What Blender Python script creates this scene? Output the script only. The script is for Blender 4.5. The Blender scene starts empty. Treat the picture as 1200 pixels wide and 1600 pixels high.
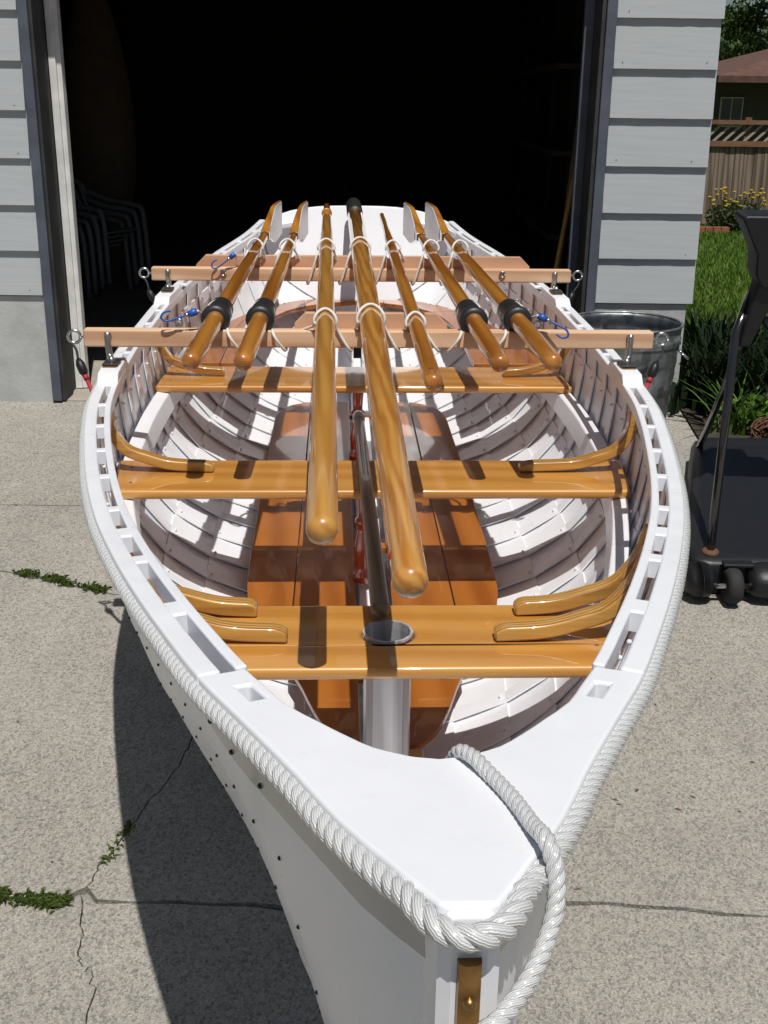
import bpy, math, random
import numpy as np
from mathutils import Matrix, Vector
random.seed(7); rng = np.random.default_rng(7)
C = bpy.context.scene.collection
SC = bpy.context.scene
R = math.radians

# ------------------------------------------------------------------ camera, light, exposure
CAM_H = 1.38
cam_d = bpy.data.cameras.new('camera')
cam = bpy.data.objects.new('camera', cam_d); C.objects.link(cam)
cam_d.sensor_fit = 'VERTICAL'; cam_d.sensor_height = 24.0
cam_d.lens = 1755.0/1600.0*24.0
cam_d.clip_start = 0.02; cam_d.clip_end = 500
cam.matrix_world = Matrix.Translation((0, 0, CAM_H)) @ Matrix.Rotation(R(90-20.3), 4, 'X') @ Matrix.Rotation(R(0.75), 4, 'Z')
SC.camera = cam
SUN = Vector((0.09, -0.42, 1.0)).normalized()
world = bpy.data.worlds.new('World'); SC.world = world; world.use_nodes = True
wn = world.node_tree
sky = wn.nodes.new('ShaderNodeTexSky'); sky.sky_type = 'NISHITA'; sky.sun_disc = False
sky.sun_elevation = math.asin(SUN.z); sky.sun_rotation = math.atan2(SUN.x, SUN.y)
wn.nodes['Background'].inputs['Strength'].default_value = 0.05
wn.links.new(sky.outputs[0], wn.nodes['Background'].inputs['Color'])
sl = bpy.data.lights.new('sun', 'SUN'); sl.energy = 5.0; sl.angle = R(0.5); sl.color = (1.0, 0.965, 0.91)
so = bpy.data.objects.new('sun', sl); C.objects.link(so)
so.rotation_euler = SUN.to_track_quat('Z', 'Y').to_euler()
SC.cycles.diffuse_bounces = 6
SC.view_settings.view_transform = 'Standard'; SC.view_settings.look = 'None'
SC.view_settings.exposure = -0.30; SC.view_settings.gamma = 1.0; SC.view_settings.use_curve_mapping = False

# ------------------------------------------------------------------ materials
def new_mat(name):
    m = bpy.data.materials.new(name); m.use_nodes = True
    return m, m.node_tree, m.node_tree.nodes['Principled BSDF']
def node(nt, t, **kw):
    n = nt.nodes.new(t)
    for k, v in kw.items():
        if k in n.inputs: n.inputs[k].default_value = v
        else: setattr(n, k, v)
    return n
def coords(nt, scale=(1, 1, 1), out='Object'):
    tc = node(nt, 'ShaderNodeTexCoord'); mp = node(nt, 'ShaderNodeMapping'); mp.inputs['Scale'].default_value = scale
    nt.links.new(tc.outputs[out], mp.inputs['Vector']); return mp.outputs[0]
def ramp(nt, fac, stops):
    r = node(nt, 'ShaderNodeValToRGB'); e = r.color_ramp.elements
    while len(e) < len(stops): e.new(0.5)
    for i, (p, c) in enumerate(stops):
        e[i].position = p; e[i].color = (*c, 1)
    nt.links.new(fac, r.inputs[0]); return r.outputs[0]
def noise(nt, vec, scale, detail=4, rough=0.55, dist=0.0):
    n = node(nt, 'ShaderNodeTexNoise', Scale=scale, Detail=detail, Roughness=rough, Distortion=dist)
    nt.links.new(vec, n.inputs['Vector']); return n.outputs['Fac']
def mix(nt, f, a, b, mode='MIX'):
    m = node(nt, 'ShaderNodeMix', data_type='RGBA', blend_type=mode)
    for s, v in ((m.inputs[0], f), (m.inputs[6], a), (m.inputs[7], b)):
        if isinstance(v, (int, float)): s.default_value = v
        elif isinstance(v, tuple): s.default_value = (*v, 1)
        else: nt.links.new(v, s)
    return m.outputs[2]
def bump(nt, bs, h, strength=0.3, dist=0.01):
    b = node(nt, 'ShaderNodeBump', Strength=strength, Distance=dist)
    nt.links.new(h, b.inputs['Height']); nt.links.new(b.outputs[0], bs.inputs['Normal'])
def plain(name, col, rough=0.5, metal=0.0, coat=0.0, var=0.12, vs=12.0, bmp=0.05):
    m, nt, bs = new_mat(name)
    v = coords(nt); f = noise(nt, v, vs)
    a = tuple(max(0, c*(1-var)) for c in col); b = tuple(min(1, c*(1+var)) for c in col)
    nt.links.new(ramp(nt, f, [(0.3, a), (0.7, b)]), bs.inputs['Base Color'])
    bs.inputs['Roughness'].default_value = rough; bs.inputs['Metallic'].default_value = metal
    bs.inputs['Coat Weight'].default_value = coat; bs.inputs['Coat Roughness'].default_value = 0.05
    if bmp: bump(nt, bs, noise(nt, v, vs*6), bmp, 0.003)
    return m
def wood(name, dark, mid, light, axis='Y', rough=0.35, coat=1.0, fine=60.0, wav=9.0, dist=5.0, bmp=0.04, coatr=0.04, band='DIAGONAL', grain=0.3):
    """long grain along one axis: cathedral bands plus fine pores"""
    m, nt, bs = new_mat(name)
    k = {'X': (0.055, 1, 1), 'Y': (1, 0.055, 1), 'Z': (1, 1, 0.055)}[axis]
    v = coords(nt, k)
    info = node(nt, 'ShaderNodeObjectInfo')
    off = node(nt, 'ShaderNodeVectorMath', operation='MULTIPLY_ADD'); off.inputs[1].default_value = (3.1, 5.3, 7.7)
    nt.links.new(info.outputs['Random'], off.inputs[0]); nt.links.new(v, off.inputs[2])
    v = off.outputs[0]
    w = node(nt, 'ShaderNodeTexWave', wave_type='BANDS', bands_direction=band, Scale=wav, Distortion=dist, Detail=2.0)
    w.inputs['Detail Scale'].default_value = 1.6
    nt.links.new(v, w.inputs['Vector'])
    col = ramp(nt, w.outputs['Fac'], [(0.0, light), (0.55, mid), (0.93, dark)])
    f = noise(nt, v, fine*2, 5, 0.65)
    col = mix(nt, grain, col, ramp(nt, f, [(0.28, tuple(c*0.55 for c in dark)), (0.62, light)]), 'SOFT_LIGHT')
    big = noise(nt, v, 3.0, 2)
    col = mix(nt, ramp(nt, big, [(0.35, (0, 0, 0)), (0.7, (0.3, 0.3, 0.3))]), col, mid)
    nt.links.new(col, bs.inputs['Base Color'])
    bs.inputs['Roughness'].default_value = rough
    bs.inputs['Coat Weight'].default_value = coat; bs.inputs['Coat Roughness'].default_value = coatr
    if bmp: bump(nt, bs, f, bmp, 0.001)
    return m
M = {}
def white_paint():
    m, nt, bs = new_mat('white_gloss_paint')
    v = coords(nt)
    big = noise(nt, v, 5.0, 5, 0.6)
    nt.links.new(ramp(nt, big, [(0.3, (0.79, 0.805, 0.84)), (0.7, (0.83, 0.845, 0.88))]), bs.inputs['Base Color'])
    nt.links.new(ramp(nt, noise(nt, v, 20.0), [(0.3, (0.26,)*3), (0.75, (0.42,)*3)]), bs.inputs['Roughness'])
    bs.inputs['Coat Weight'].default_value = 0.15; bs.inputs['Coat Roughness'].default_value = 0.12
    bump(nt, bs, noise(nt, v, 60.0, 3), 0.08, 0.003)
    return m
M['white'] = white_paint()
M['thwart'] = wood('golden_varnished_spruce', (0.47, 0.225, 0.044), (0.535, 0.27, 0.058), (0.58, 0.31, 0.078), 'X', wav=7, dist=3)
M['oak'] = wood('oak_knee_wood', (0.30, 0.155, 0.04), (0.50, 0.305, 0.095), (0.58, 0.38, 0.135), 'X', wav=34, dist=2.2, rough=0.3, band='Y', grain=0.6)
M['floor'] = wood('red_cedar_floor_varnish', (0.27, 0.085, 0.011), (0.335, 0.115, 0.017), (0.38, 0.14, 0.023), 'Y', wav=6, dist=2, coat=0.5, grain=0.2)
M['floor'].node_tree.nodes['Principled BSDF'].inputs['Specular IOR Level'].default_value = 0.3
M['red'] = plain('mahogany_turned_varnish', (0.33, 0.035, 0.01), 0.25, coat=1.0)
M['spar'] = wood('varnished_fir_spar', (0.45, 0.22, 0.042), (0.53, 0.275, 0.06), (0.57, 0.315, 0.078), 'Y', wav=20, dist=3)
M['mastw'] = wood('varnished_fir_mast_bold_grain', (0.44, 0.19, 0.034), (0.545, 0.27, 0.055), (0.60, 0.33, 0.082), 'Y', wav=26, dist=6)
M['oar'] = wood('varnished_oar_wood', (0.33, 0.125, 0.016), (0.45, 0.195, 0.028), (0.53, 0.25, 0.042), 'Y', wav=8, dist=4)
M['raw'] = wood('bare_fir_lumber', (0.54, 0.33, 0.20), (0.66, 0.45, 0.30), (0.72, 0.51, 0.35), 'X', rough=0.7, coat=0.0, wav=7, dist=4, bmp=0.15)
M['raw2'] = wood('bare_cedar_lumber', (0.46, 0.26, 0.16), (0.56, 0.35, 0.23), (0.61, 0.40, 0.27), 'X', rough=0.7, coat=0.0, wav=5, dist=3, bmp=0.15)
M['grey_wood'] = wood('weathered_dark_pole_wood', (0.10, 0.068, 0.036), (0.20, 0.145, 0.085), (0.30, 0.225, 0.14), 'Y', rough=0.5, coat=0.25, grain=0.6, wav=20, dist=4)
M['black'] = plain('black_leather', (0.018, 0.019, 0.02), 0.45)
M['bplastic'] = plain('black_moulded_plastic', (0.009, 0.0095, 0.011), 0.45, bmp=0.25, vs=25)
M['bmetal'] = plain('black_enamel_tube', (0.014, 0.014, 0.015), 0.15, coat=1.0, bmp=0)
M['steel'] = plain('zinc_plated_steel', (0.55, 0.55, 0.54), 0.28, metal=1.0, bmp=0.02)
M['alu'] = wood('brushed_aluminium_tube', (0.40, 0.40, 0.41), (0.52, 0.52, 0.53), (0.62, 0.62, 0.63), 'Z', rough=0.35, coat=0, wav=14, dist=3)
M['alu'].node_tree.nodes['Principled BSDF'].inputs['Metallic'].default_value = 0.35
M['brass'] = plain('aged_brass', (0.34, 0.19, 0.065), 0.33, metal=0.9, var=0.25, vs=40)
M['copper'] = plain('copper_rivet', (0.25, 0.16, 0.12), 0.35, metal=0.9)
M['dark'] = plain('dark_fastener', (0.02, 0.022, 0.03), 0.5)
M['cord'] = plain('white_bungee_cord', (0.72, 0.70, 0.66), 0.6, vs=200)
M['blue'] = plain('blue_plastic_hook', (0.02, 0.10, 0.42), 0.35)
M['redcord'] = plain('red_bungee_cord', (0.42, 0.02, 0.035), 0.6)
M['siding'] = wood('pale_grey_painted_clapboard', (0.46, 0.485, 0.495), (0.475, 0.50, 0.51), (0.48, 0.505, 0.515), 'X', rough=0.65, coat=0, wav=16, dist=9, bmp=0.3, fine=35)
M['trim'] = plain('slate_grey_trim_paint', (0.085, 0.098, 0.125), 0.6, var=0.2, vs=9, bmp=0.2)
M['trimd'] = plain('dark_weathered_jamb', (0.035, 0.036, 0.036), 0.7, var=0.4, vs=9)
M['found'] = plain('painted_concrete_foundation', (0.46, 0.47, 0.465), 0.85, var=0.12, vs=7, bmp=0.6)
M['whitetrim'] = plain('white_door_stop', (0.82, 0.815, 0.79), 0.5)
M['inner'] = plain('shade_darkened_unpainted_board', (0.055, 0.045, 0.034), 0.9)  # base colour set below bare wood's own, so it carries the interior's deep shade
M['roof'] = plain('brown_shingle', (0.11, 0.055, 0.042), 0.9, var=0.3, vs=6, bmp=0.6)
M['tyre'] = plain('rubber_tyre', (0.02, 0.02, 0.02), 0.8)
def rope_mat(name, col):
    m, nt, bs = new_mat(name)
    tc = node(nt, 'ShaderNodeTexCoord'); mp = node(nt, 'ShaderNodeMapping'); mp.inputs['Scale'].default_value = (1, 6, 1)
    nt.links.new(tc.outputs['UV'], mp.inputs['Vector'])
    w = node(nt, 'ShaderNodeTexWave', wave_type='BANDS', bands_direction='X', Scale=4.5, Distortion=2.5)
    nt.links.new(mp.outputs[0], w.inputs['Vector'])
    nt.links.new(ramp(nt, w.outputs['Fac'], [(0, tuple(c*0.66 for c in col)), (0.5, col)]), bs.inputs['Base Color'])
    bs.inputs['Roughness'].default_value = 0.3; bs.inputs['Coat Weight'].default_value = 1.0; bs.inputs['Coat Roughness'].default_value = 0.11; bs.inputs['Coat IOR'].default_value = 1.9
    bump(nt, bs, w.outputs['Fac'], 0.45, 0.0012)
    return m
M['rope'] = rope_mat('white_nylon_rope', (0.70, 0.71, 0.705))
def concrete(name, base, speck=1.0):
    m, nt, bs = new_mat(name)
    tc = node(nt, 'ShaderNodeNewGeometry'); v = tc.outputs['Position']
    big = noise(nt, v, 1.3, 5, 0.6); med = noise(nt, v, 9.0, 5, 0.65)
    c0 = tuple(c*0.80 for c in base); c1 = tuple(min(1, c*1.14) for c in base)
    col = ramp(nt, big, [(0.3, c0), (0.68, c1)])
    col = mix(nt, 0.5, col, ramp(nt, med, [(0.3, (0.38,)*3), (0.7, (0.64,)*3)]), 'OVERLAY')
    vo = node(nt, 'ShaderNodeTexVoronoi', Scale=165.0, feature='F1'); nt.links.new(v, vo.inputs['Vector'])
    gr = ramp(nt, vo.outputs['Color'], [(0.15, tuple(c*0.42 for c in base)), (0.42, base), (0.85, tuple(min(1, c*1.42) for c in base))])
    col = mix(nt, 0.55*speck, col, gr, 'MIX')
    fine = noise(nt, v, 300.0, 4, 0.75)
    col = mix(nt, 0.62*speck, col, ramp(nt, fine, [(0.33, (0.08, 0.08, 0.09)), (0.5, (0.5,)*3), (0.68, (0.86, 0.85, 0.82))]), 'OVERLAY')
    huge = noise(nt, v, 0.55, 6, 0.7, 0.8)
    col = mix(nt, 0.35, col, ramp(nt, huge, [(0.34, (0.36,)*3), (0.66, (0.62,)*3)]), 'OVERLAY')
    st = noise(nt, v, 2.7, 6, 0.75, 0.6)
    col = mix(nt, ramp(nt, st, [(0.58, (0, 0, 0)), (0.72, (0.35,)*3)]), col, tuple(c*0.55 for c in base))
    v2 = node(nt, 'ShaderNodeTexVoronoi', Scale=42.0, feature='F1'); nt.links.new(v, v2.inputs['Vector'])
    cut_ = node(nt, 'ShaderNodeSeparateColor'); nt.links.new(v2.outputs['Color'], cut_.inputs[0])
    big_ = ramp(nt, cut_.outputs[0], [(0.74, (0, 0, 0)), (0.78, (1,)*3)])
    sp = mix(nt, 1.0, ramp(nt, v2.outputs['Distance'], [(0.10, (1,)*3), (0.20, (0, 0, 0))]), big_, 'MULTIPLY')
    col = mix(nt, mix(nt, 1.0, sp, (0.7*speck,)*3, 'MULTIPLY'), col, tuple(c*0.3 for c in base))
    nt.links.new(col, bs.inputs['Base Color']); bs.inputs['Roughness'].default_value = 0.9
    bump(nt, bs, mix(nt, 0.5, vo.outputs['Distance'], fine), 0.55, 0.006)
    return m
M['conc'] = concrete('weathered_driveway_concrete', (0.318, 0.300, 0.264))
M['gfloor'] = concrete('smooth_garage_concrete', (0.36, 0.325, 0.27), 0.3)
M['soil'] = plain('dark_soil', (0.045, 0.034, 0.024), 0.95, var=0.4, vs=20, bmp=0.8)
M['grit'] = plain('grey_grit', (0.25, 0.235, 0.20), 0.95, var=0.35, vs=30, bmp=0.8)
def galv():
    m, nt, bs = new_mat('galvanised_spangle')
    v = coords(nt); vo = node(nt, 'ShaderNodeTexVoronoi', Scale=26.0); nt.links.new(v, vo.inputs['Vector'])
    sx = node(nt, 'ShaderNodeSeparateColor'); nt.links.new(vo.outputs['Color'], sx.inputs[0])
    c = ramp(nt, sx.outputs[0], [(0.1, (0.24, 0.26, 0.27)), (0.9, (0.46, 0.48, 0.49))])
    c = mix(nt, ramp(nt, noise(nt, v, 6.0, 5), [(0.4, (0, 0, 0)), (0.75, (0.6,)*3)]), c, (0.22, 0.23, 0.235))
    nt.links.new(c, bs.inputs['Base Color']); bs.inputs['Metallic'].default_value = 0.88
    nt.links.new(ramp(nt, sx.outputs[1], [(0, (0.35,)*3), (1, (0.6,)*3)]), bs.inputs['Roughness'])
    bump(nt, bs, noise(nt, v, 8.0), 0.3, 0.01)
    return m
M['galv'] = galv()
def leafm(name, a, b, rough=0.5):
    m, nt, bs = new_mat(name)
    g = node(nt, 'ShaderNodeNewGeometry')
    nt.links.new(ramp(nt, g.outputs['Random Per Island'], [(0, a), (1, b)]), bs.inputs['Base Color'])
    bs.inputs['Roughness'].default_value = rough; bs.inputs['Specular IOR Level'].default_value = 0.2
    tr = node(nt, 'ShaderNodeBsdfTranslucent'); ms = node(nt, 'ShaderNodeMixShader'); ms.inputs[0].default_value = 0.3
    nt.links.new(ramp(nt, g.outputs['Random Per Island'], [(0, a), (1, b)]), tr.inputs['Color'])
    out = nt.nodes['Material Output']
    nt.links.new(bs.outputs[0], ms.inputs[1]); nt.links.new(tr.outputs[0], ms.inputs[2]); nt.links.new(ms.outputs[0], out.inputs['Surface'])
    return m
M['leaf'] = leafm('tree_leaf', (0.025, 0.055, 0.016), (0.085, 0.13, 0.028))
M['dleaf'] = leafm('dark_tree_leaf', (0.014, 0.034, 0.012), (0.04, 0.075, 0.02))
M['grass'] = leafm('lawn_grass_blade', (0.075, 0.145, 0.018), (0.155, 0.25, 0.04))
M['weed'] = leafm('crack_weed_leaf', (0.06, 0.11, 0.022), (0.17, 0.22, 0.06))
M['iris'] = leafm('iris_blade', (0.006, 0.014, 0.005), (0.016, 0.034, 0.010), 0.8)
M['shrub'] = leafm('shrub_leaf', (0.06, 0.14, 0.02), (0.16, 0.27, 0.05))
M['herb'] = leafm('grey_green_herb', (0.06, 0.08, 0.035), (0.13, 0.16, 0.07))
M['yellow'] = leafm('yellow_flower', (0.55, 0.36, 0.02), (0.75, 0.52, 0.05))
M['bark'] = plain('bark', (0.08, 0.06, 0.045), 0.95, vs=6, bmp=0.8)
M['lawn'] = plain('lawn_ground', (0.085, 0.13, 0.025), 0.95, var=0.4, vs=2)
M['fence'] = wood('weathered_fence_board', (0.12, 0.085, 0.06), (0.20, 0.15, 0.115), (0.31, 0.25, 0.20), 'Z', rough=0.9, coat=0, wav=7, dist=6, bmp=0.5)
M['rail'] = plain('brown_fence_rail', (0.19, 0.10, 0.055), 0.85, var=0.25)
M['lattice'] = plain('pale_lattice_slat', (0.36, 0.31, 0.25), 0.85)
M['brick'] = plain('red_brick', (0.30, 0.10, 0.06), 0.9, var=0.3)
M['house'] = plain('dark_brown_house_siding', (0.05, 0.04, 0.034), 0.9)
M['glass'] = plain('dark_window_glass', (0.03, 0.04, 0.05), 0.06, bmp=0)
M['twig'] = plain('rusty_brown_twig', (0.12, 0.055, 0.03), 0.8)
M['chair'] = plain('shade_darkened_white_resin', (0.30, 0.305, 0.30), 0.5)  # white chairs; the gloom of the garage is put into their base colour
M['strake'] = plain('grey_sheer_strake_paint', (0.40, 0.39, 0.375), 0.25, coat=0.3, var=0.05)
M['ywood'] = plain('yellow_broom_handle', (0.42, 0.25, 0.05), 0.5)
M['board'] = plain('tan_plywood_hull', (0.20, 0.14, 0.08), 0.7)

# ------------------------------------------------------------------ mesh helpers
def link(name, verts, faces, mat, parent=None, smooth=False, uv=None, loc=None):
    me = bpy.data.meshes.new(name); me.from_pydata([tuple(v) for v in verts], [], faces)
    if uv is not None:
        l = me.uv_layers.new(name='UVMap'); l.data.foreach_set('uv', np.asarray(uv, dtype=np.float32).ravel())
    if smooth: me.polygons.foreach_set('use_smooth', [True]*len(me.polygons))
    me.materials.append(mat); me.update()
    o = bpy.data.objects.new(name, me); C.objects.link(o)
    if parent: o.parent = parent
    if loc is not None: o.location = loc
    return o
class MB:
    def __init__(s): s.v = []; s.f = []; s.uv = []
    def add(s, v, f, uv=None):
        n = len(s.v); s.v.extend([tuple(map(float, p)) for p in v]); s.f.extend([tuple(int(i)+n for i in q) for q in f])
        if uv is not None: s.uv.extend(uv)
        return s
    def box(s, x0, x1, y0, y1, z0, z1):
        v = [(x, y, z) for z in (z0, z1) for y in (y0, y1) for x in (x0, x1)]
        return s.add(v, [(0, 2, 3, 1), (4, 5, 7, 6), (0, 1, 5, 4), (2, 6, 7, 3), (0, 4, 6, 2), (1, 3, 7, 5)])
    def loft(s, rings, caps=True, closed=True):
        rings = np.asarray(rings, float); n, m = rings.shape[:2]
        v = rings.reshape(-1, 3); f = []
        mm = m if closed else m-1
        for i in range(n-1):
            for j in range(mm):
                k = (j+1) % m
                f.append((i*m+j, i*m+k, (i+1)*m+k, (i+1)*m+j))
        if caps and closed:
            f.append(tuple(range(m-1, -1, -1))); f.append(tuple((n-1)*m+j for j in range(m)))
        return s.add(v, f)
    def tube(s, pts, r, n=8, caps=True, uv=False):
        P = np.asarray(pts, float); N = len(P); rr = np.broadcast_to(np.asarray(r, float), (N,))
        T = np.gradient(P, axis=0); T /= np.linalg.norm(T, axis=1)[:, None]+1e-12
        a = np.array([0, 0, 1.0]) if abs(T[0][2]) < 0.9 else np.array([1.0, 0, 0])
        nx = np.cross(T[0], a); nx /= np.linalg.norm(nx)
        rings = []; ang = np.arange(n)*2*math.pi/n
        for i in range(N):
            nx = nx-T[i]*np.dot(nx, T[i]); nx /= np.linalg.norm(nx)+1e-12; ny = np.cross(T[i], nx)
            rings.append(P[i]+rr[i]*(np.cos(ang)[:, None]*nx+np.sin(ang)[:, None]*ny))
        if uv:
            L = np.r_[0, np.cumsum(np.linalg.norm(np.diff(P, axis=0), axis=1))]*20
            for i in range(N-1):
                for j in range(n):
                    s.uv += [(j/n, L[i]), ((j+1)/n, L[i]), ((j+1)/n, L[i+1]), (j/n, L[i+1])]
        return s.loft(rings, caps and not uv)
    def lathe(s, prof, n=24, c=(0, 0, 0), axis='Z', caps=True):
        ang = np.arange(n)*2*math.pi/n; rings = []
        for r, h in prof:
            a, b = r*np.cos(ang), r*np.sin(ang)
            if axis == 'Z': q = np.c_[c[0]+a, c[1]+b, np.full(n, c[2]+h)]
            elif axis == 'Y': q = np.c_[c[0]+a, np.full(n, c[1]+h), c[2]-b]
            else: q = np.c_[np.full(n, c[0]+h), c[1]+a, c[2]+b]
            rings.append(q)
        return s.loft(rings, caps)
    def prism(s, poly, z0, z1):
        n = len(poly); v = [(x, y, z0) for x, y in poly]+[(x, y, z1) for x, y in poly]
        f = [tuple(range(n-1, -1, -1)), tuple(range(n, 2*n))]+[(i, (i+1) % n, n+(i+1) % n, n+i) for i in range(n)]
        return s.add(v, f)
    def sphere(s, c, r, n=8, m=6):
        rings = []
        for i in range(m+1):
            t = -math.pi/2+math.pi*i/m; ang = np.arange(n)*2*math.pi/n
            k = max(math.cos(t), 0.02)
            rings.append(np.c_[c[0]+r*k*np.cos(ang), c[1]+r*k*np.sin(ang), np.full(n, c[2]+r*math.sin(t))])
        return s.loft(rings)
    def rope(s, pts, rad, pitch, step, n=7):
        P = resample(pts, step); N = len(P)
        T = np.gradient(P, axis=0); T /= np.linalg.norm(T, axis=1)[:, None]
        L = np.r_[0, np.cumsum(np.linalg.norm(np.diff(P, axis=0), axis=1))]
        a = np.array([0, 0, 1.0]); nx = np.cross(T[0], a); nx /= np.linalg.norm(nx); NX = []
        for i in range(N):
            nx = nx-T[i]*np.dot(nx, T[i]); nx /= np.linalg.norm(nx); NX.append(nx)
        NX = np.array(NX); NY = np.cross(T, NX)
        for k in range(3):
            ph = 2*math.pi*(L/pitch+k/3)
            s.tube(P+rad*0.46*(np.cos(ph)[:, None]*NX+np.sin(ph)[:, None]*NY), rad*0.56, n, uv=True)
        return s
    def build(s, name, mat, parent=None, smooth=False, bevel=0.0, seg=2, loc=None):
        o = link(name, s.v, s.f, mat, parent, smooth, s.uv if s.uv and len(s.uv) == sum(len(q) for q in s.f) else None, loc)
        if bevel:
            b = o.modifiers.new('bevel', 'BEVEL'); b.width = bevel; b.segments = seg; b.limit_method = 'ANGLE'; b.angle_limit = R(40)
            o.data.polygons.foreach_set('use_smooth', [True]*len(o.data.polygons))
            w = o.modifiers.new('wn', 'WEIGHTED_NORMAL'); w.keep_sharp = False
        return o
def resample(pts, step):
    P = np.asarray(pts, float)
    L = np.r_[0, np.cumsum(np.linalg.norm(np.diff(P, axis=0), axis=1))]
    n = max(3, int(L[-1]/step)); q = np.linspace(0, L[-1], n)
    return np.c_[np.interp(q, L, P[:, 0]), np.interp(q, L, P[:, 1]), np.interp(q, L, P[:, 2])]
def smoothpath(pts, n=40):
    """Catmull-Rom through the points"""
    P = np.asarray(pts, float); Q = np.vstack([2*P[0]-P[1], P, 2*P[-1]-P[-2]]); out = []
    seg = len(P)-1; per = max(2, n//seg)
    for i in range(seg):
        p0, p1, p2, p3 = Q[i:i+4]
        for t in np.linspace(0, 1, per, endpoint=False):
            out.append(0.5*((2*p1)+(-p0+p2)*t+(2*p0-5*p1+4*p2-p3)*t*t+(-p0+3*p1-3*p2+p3)*t**3))
    out.append(P[-1]); return np.array(out)
def thing(name, label, cat, loc=(0, 0, 0), rotz=0.0, group=None):
    o = bpy.data.objects.new(name, None); C.objects.link(o); o.empty_display_size = 0.1
    o.location = loc; o.rotation_euler = (0, 0, rotz); o['label'] = label; o['category'] = cat
    if group: o['group'] = group
    return o
def tag(o, label, cat, group=None):
    o['label'] = label; o['category'] = cat
    if group: o['group'] = group
    return o
def struct(o): o['kind'] = 'structure'; return o
def stuff(o): o['kind'] = 'stuff'; return o
def shade_auto(o, ang=35):
    me = o.data; me.polygons.foreach_set('use_smooth', [True]*len(me.polygons)); me.set_sharp_from_angle(angle=R(ang)); return o

# ------------------------------------------------------------------ ground
SLOPE = 0.10; YW = 5.2
def gz(y): return -SLOPE*(YW-y) if y < YW else 0.0
def jag(x0, x1, y, amp, seed, n=60):
    r = np.random.default_rng(seed); xs = np.linspace(x0, x1, n)
    w = np.cumsum(r.normal(0, amp, n)); w -= np.linspace(w[0], w[-1], n)
    return np.c_[xs, y+w+r.normal(0, amp*0.5, n)]
drive = struct(bpy.data.objects.new('driveway', None)); C.objects.link(drive)
def slab(front, back, xl, xr, name='concrete_slab'):
    """slab between two jagged edges (lists of (x,y) left to right)"""
    poly = [tuple(p) for p in front]+[tuple(p) for p in back[::-1]]
    n = len(poly)
    v = [(x, y, gz(y)) for x, y in poly]+[(x, y, gz(y)-0.09) for x, y in poly]
    f = [tuple(range(n))]+[(i, n+i, n+(i+1) % n, (i+1) % n) for i in range(n)]
    return MB().add(v, f).build(name, M['conc'], drive)
XL, XR = -7.0, 6.0
jA = jag(XL, XR, 3.50, 0.006, 3, 150); jB = jag(XL, XR, 2.085, 0.006, 4, 150)
jA[:, 1] += 0.02*np.sin(jA[:, 0]*2.2)-0.30*np.clip(jA[:, 0]+1.34, 0, .45)+.10; jB[:, 1] += rng.normal(0, 0.004, len(jB))+0.015*np.sin(jB[:, 0]*3.0)
crack = smoothpath([(-0.40, -0.9, 0), (-0.52, 0.9, 0), (-0.575, 1.75, 0), (-0.63, 1.9, 0), (-0.66, 2.085, 0), (-0.62, 2.25, 0), (-0.52, 2.57, 0), (-0.50, 2.9, 0), (-0.42, 3.5, 0)], 110)[:, :2]
crack[1:-1] += rng.normal(0, 0.004, crack[1:-1].shape)
def side(j, g, below): # offset joint edge by half a gap
    q = j.copy(); w = g*np.clip(.3+rng.gamma(1.6, .55, len(j)), .3, 3.2); q[:, 1] += -w if below else w; return q
kB = int(np.argmin(abs(crack[:, 1]-2.085)))
lo, hi = crack[:kB+1], crack[kB:]
def cut(j, x, left): return j[j[:, 0] < x-0.006] if left else j[j[:, 0] > x+0.006]
GA, GB, GC = 0.005, 0.007, 0.0018
near = np.array([(XL, -6.0), (crack[0, 0], -6.0)])
def polyslab(poly):
    poly = [tuple(p) for p in poly]; n = len(poly)
    v = [(x, y, gz(y)) for x, y in poly]+[(x, y, gz(y)-0.09) for x, y in poly]
    f = [tuple(range(n))]+[(i, n+i, n+(i+1) % n, (i+1) % n) for i in range(n)]
    return MB().add(v, f).build('concrete_slab', M['conc'], drive)
B0, B1 = side(jB, GB, True), side(jB, GB, False); A0, A1 = side(jA, GA, True), side(jA, GA, False)
lo_l, lo_r = lo-np.array([GC, 0]), lo+np.array([GC, 0]); hi_l, hi_r = hi-np.array([GC, 0]), hi+np.array([GC, 0])
x1 = crack[kB, 0]
polyslab([(XL, -6)]+[(crack[0, 0]-GC, -6)]+list(lo_l[:-1])+list(cut(B0, x1, True)[::-1]))
polyslab([(crack[0, 0]+GC, -6), (XR, -6)]+list(cut(B0, x1, False)[::-1])+list(lo_r[:-1][::-1]))
x2 = crack[-1, 0]
polyslab(list(cut(B1, x1, True))+list(hi_l[1:-1])+list(cut(A0, x2, True)[::-1]))
rB = cut(B1, x1, False)
polyslab(list(rB)+list(cut(A0, x2, False)[::-1])+list(hi_r[1:-1][::-1]))
apL = [(XL, 4.10), (-1.0, 4.10), (1.36, 4.10)]
a1 = A1[A1[:, 0] < 1.9]
polyslab(list(a1)+[(1.9, 4.0), (1.38, 4.06), (XL, 4.06)])
polyslab([(XL, 4.066), (1.38, 4.066), (1.40, 5.195), (XL, 5.195)])
MB().add([(-9, -7, gz(-7)-.02), (8, -7, gz(-7)-.02), (8, YW, -.02), (-9, YW, -.02)], [(0, 1, 2, 3)]).build('ground', M['grit'])['kind'] = 'structure'
struct(MB().box(-2.75, 1.38, 5.2, 12.2, -0.1, 0.004).build('garage_floor', M['gfloor']))
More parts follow.
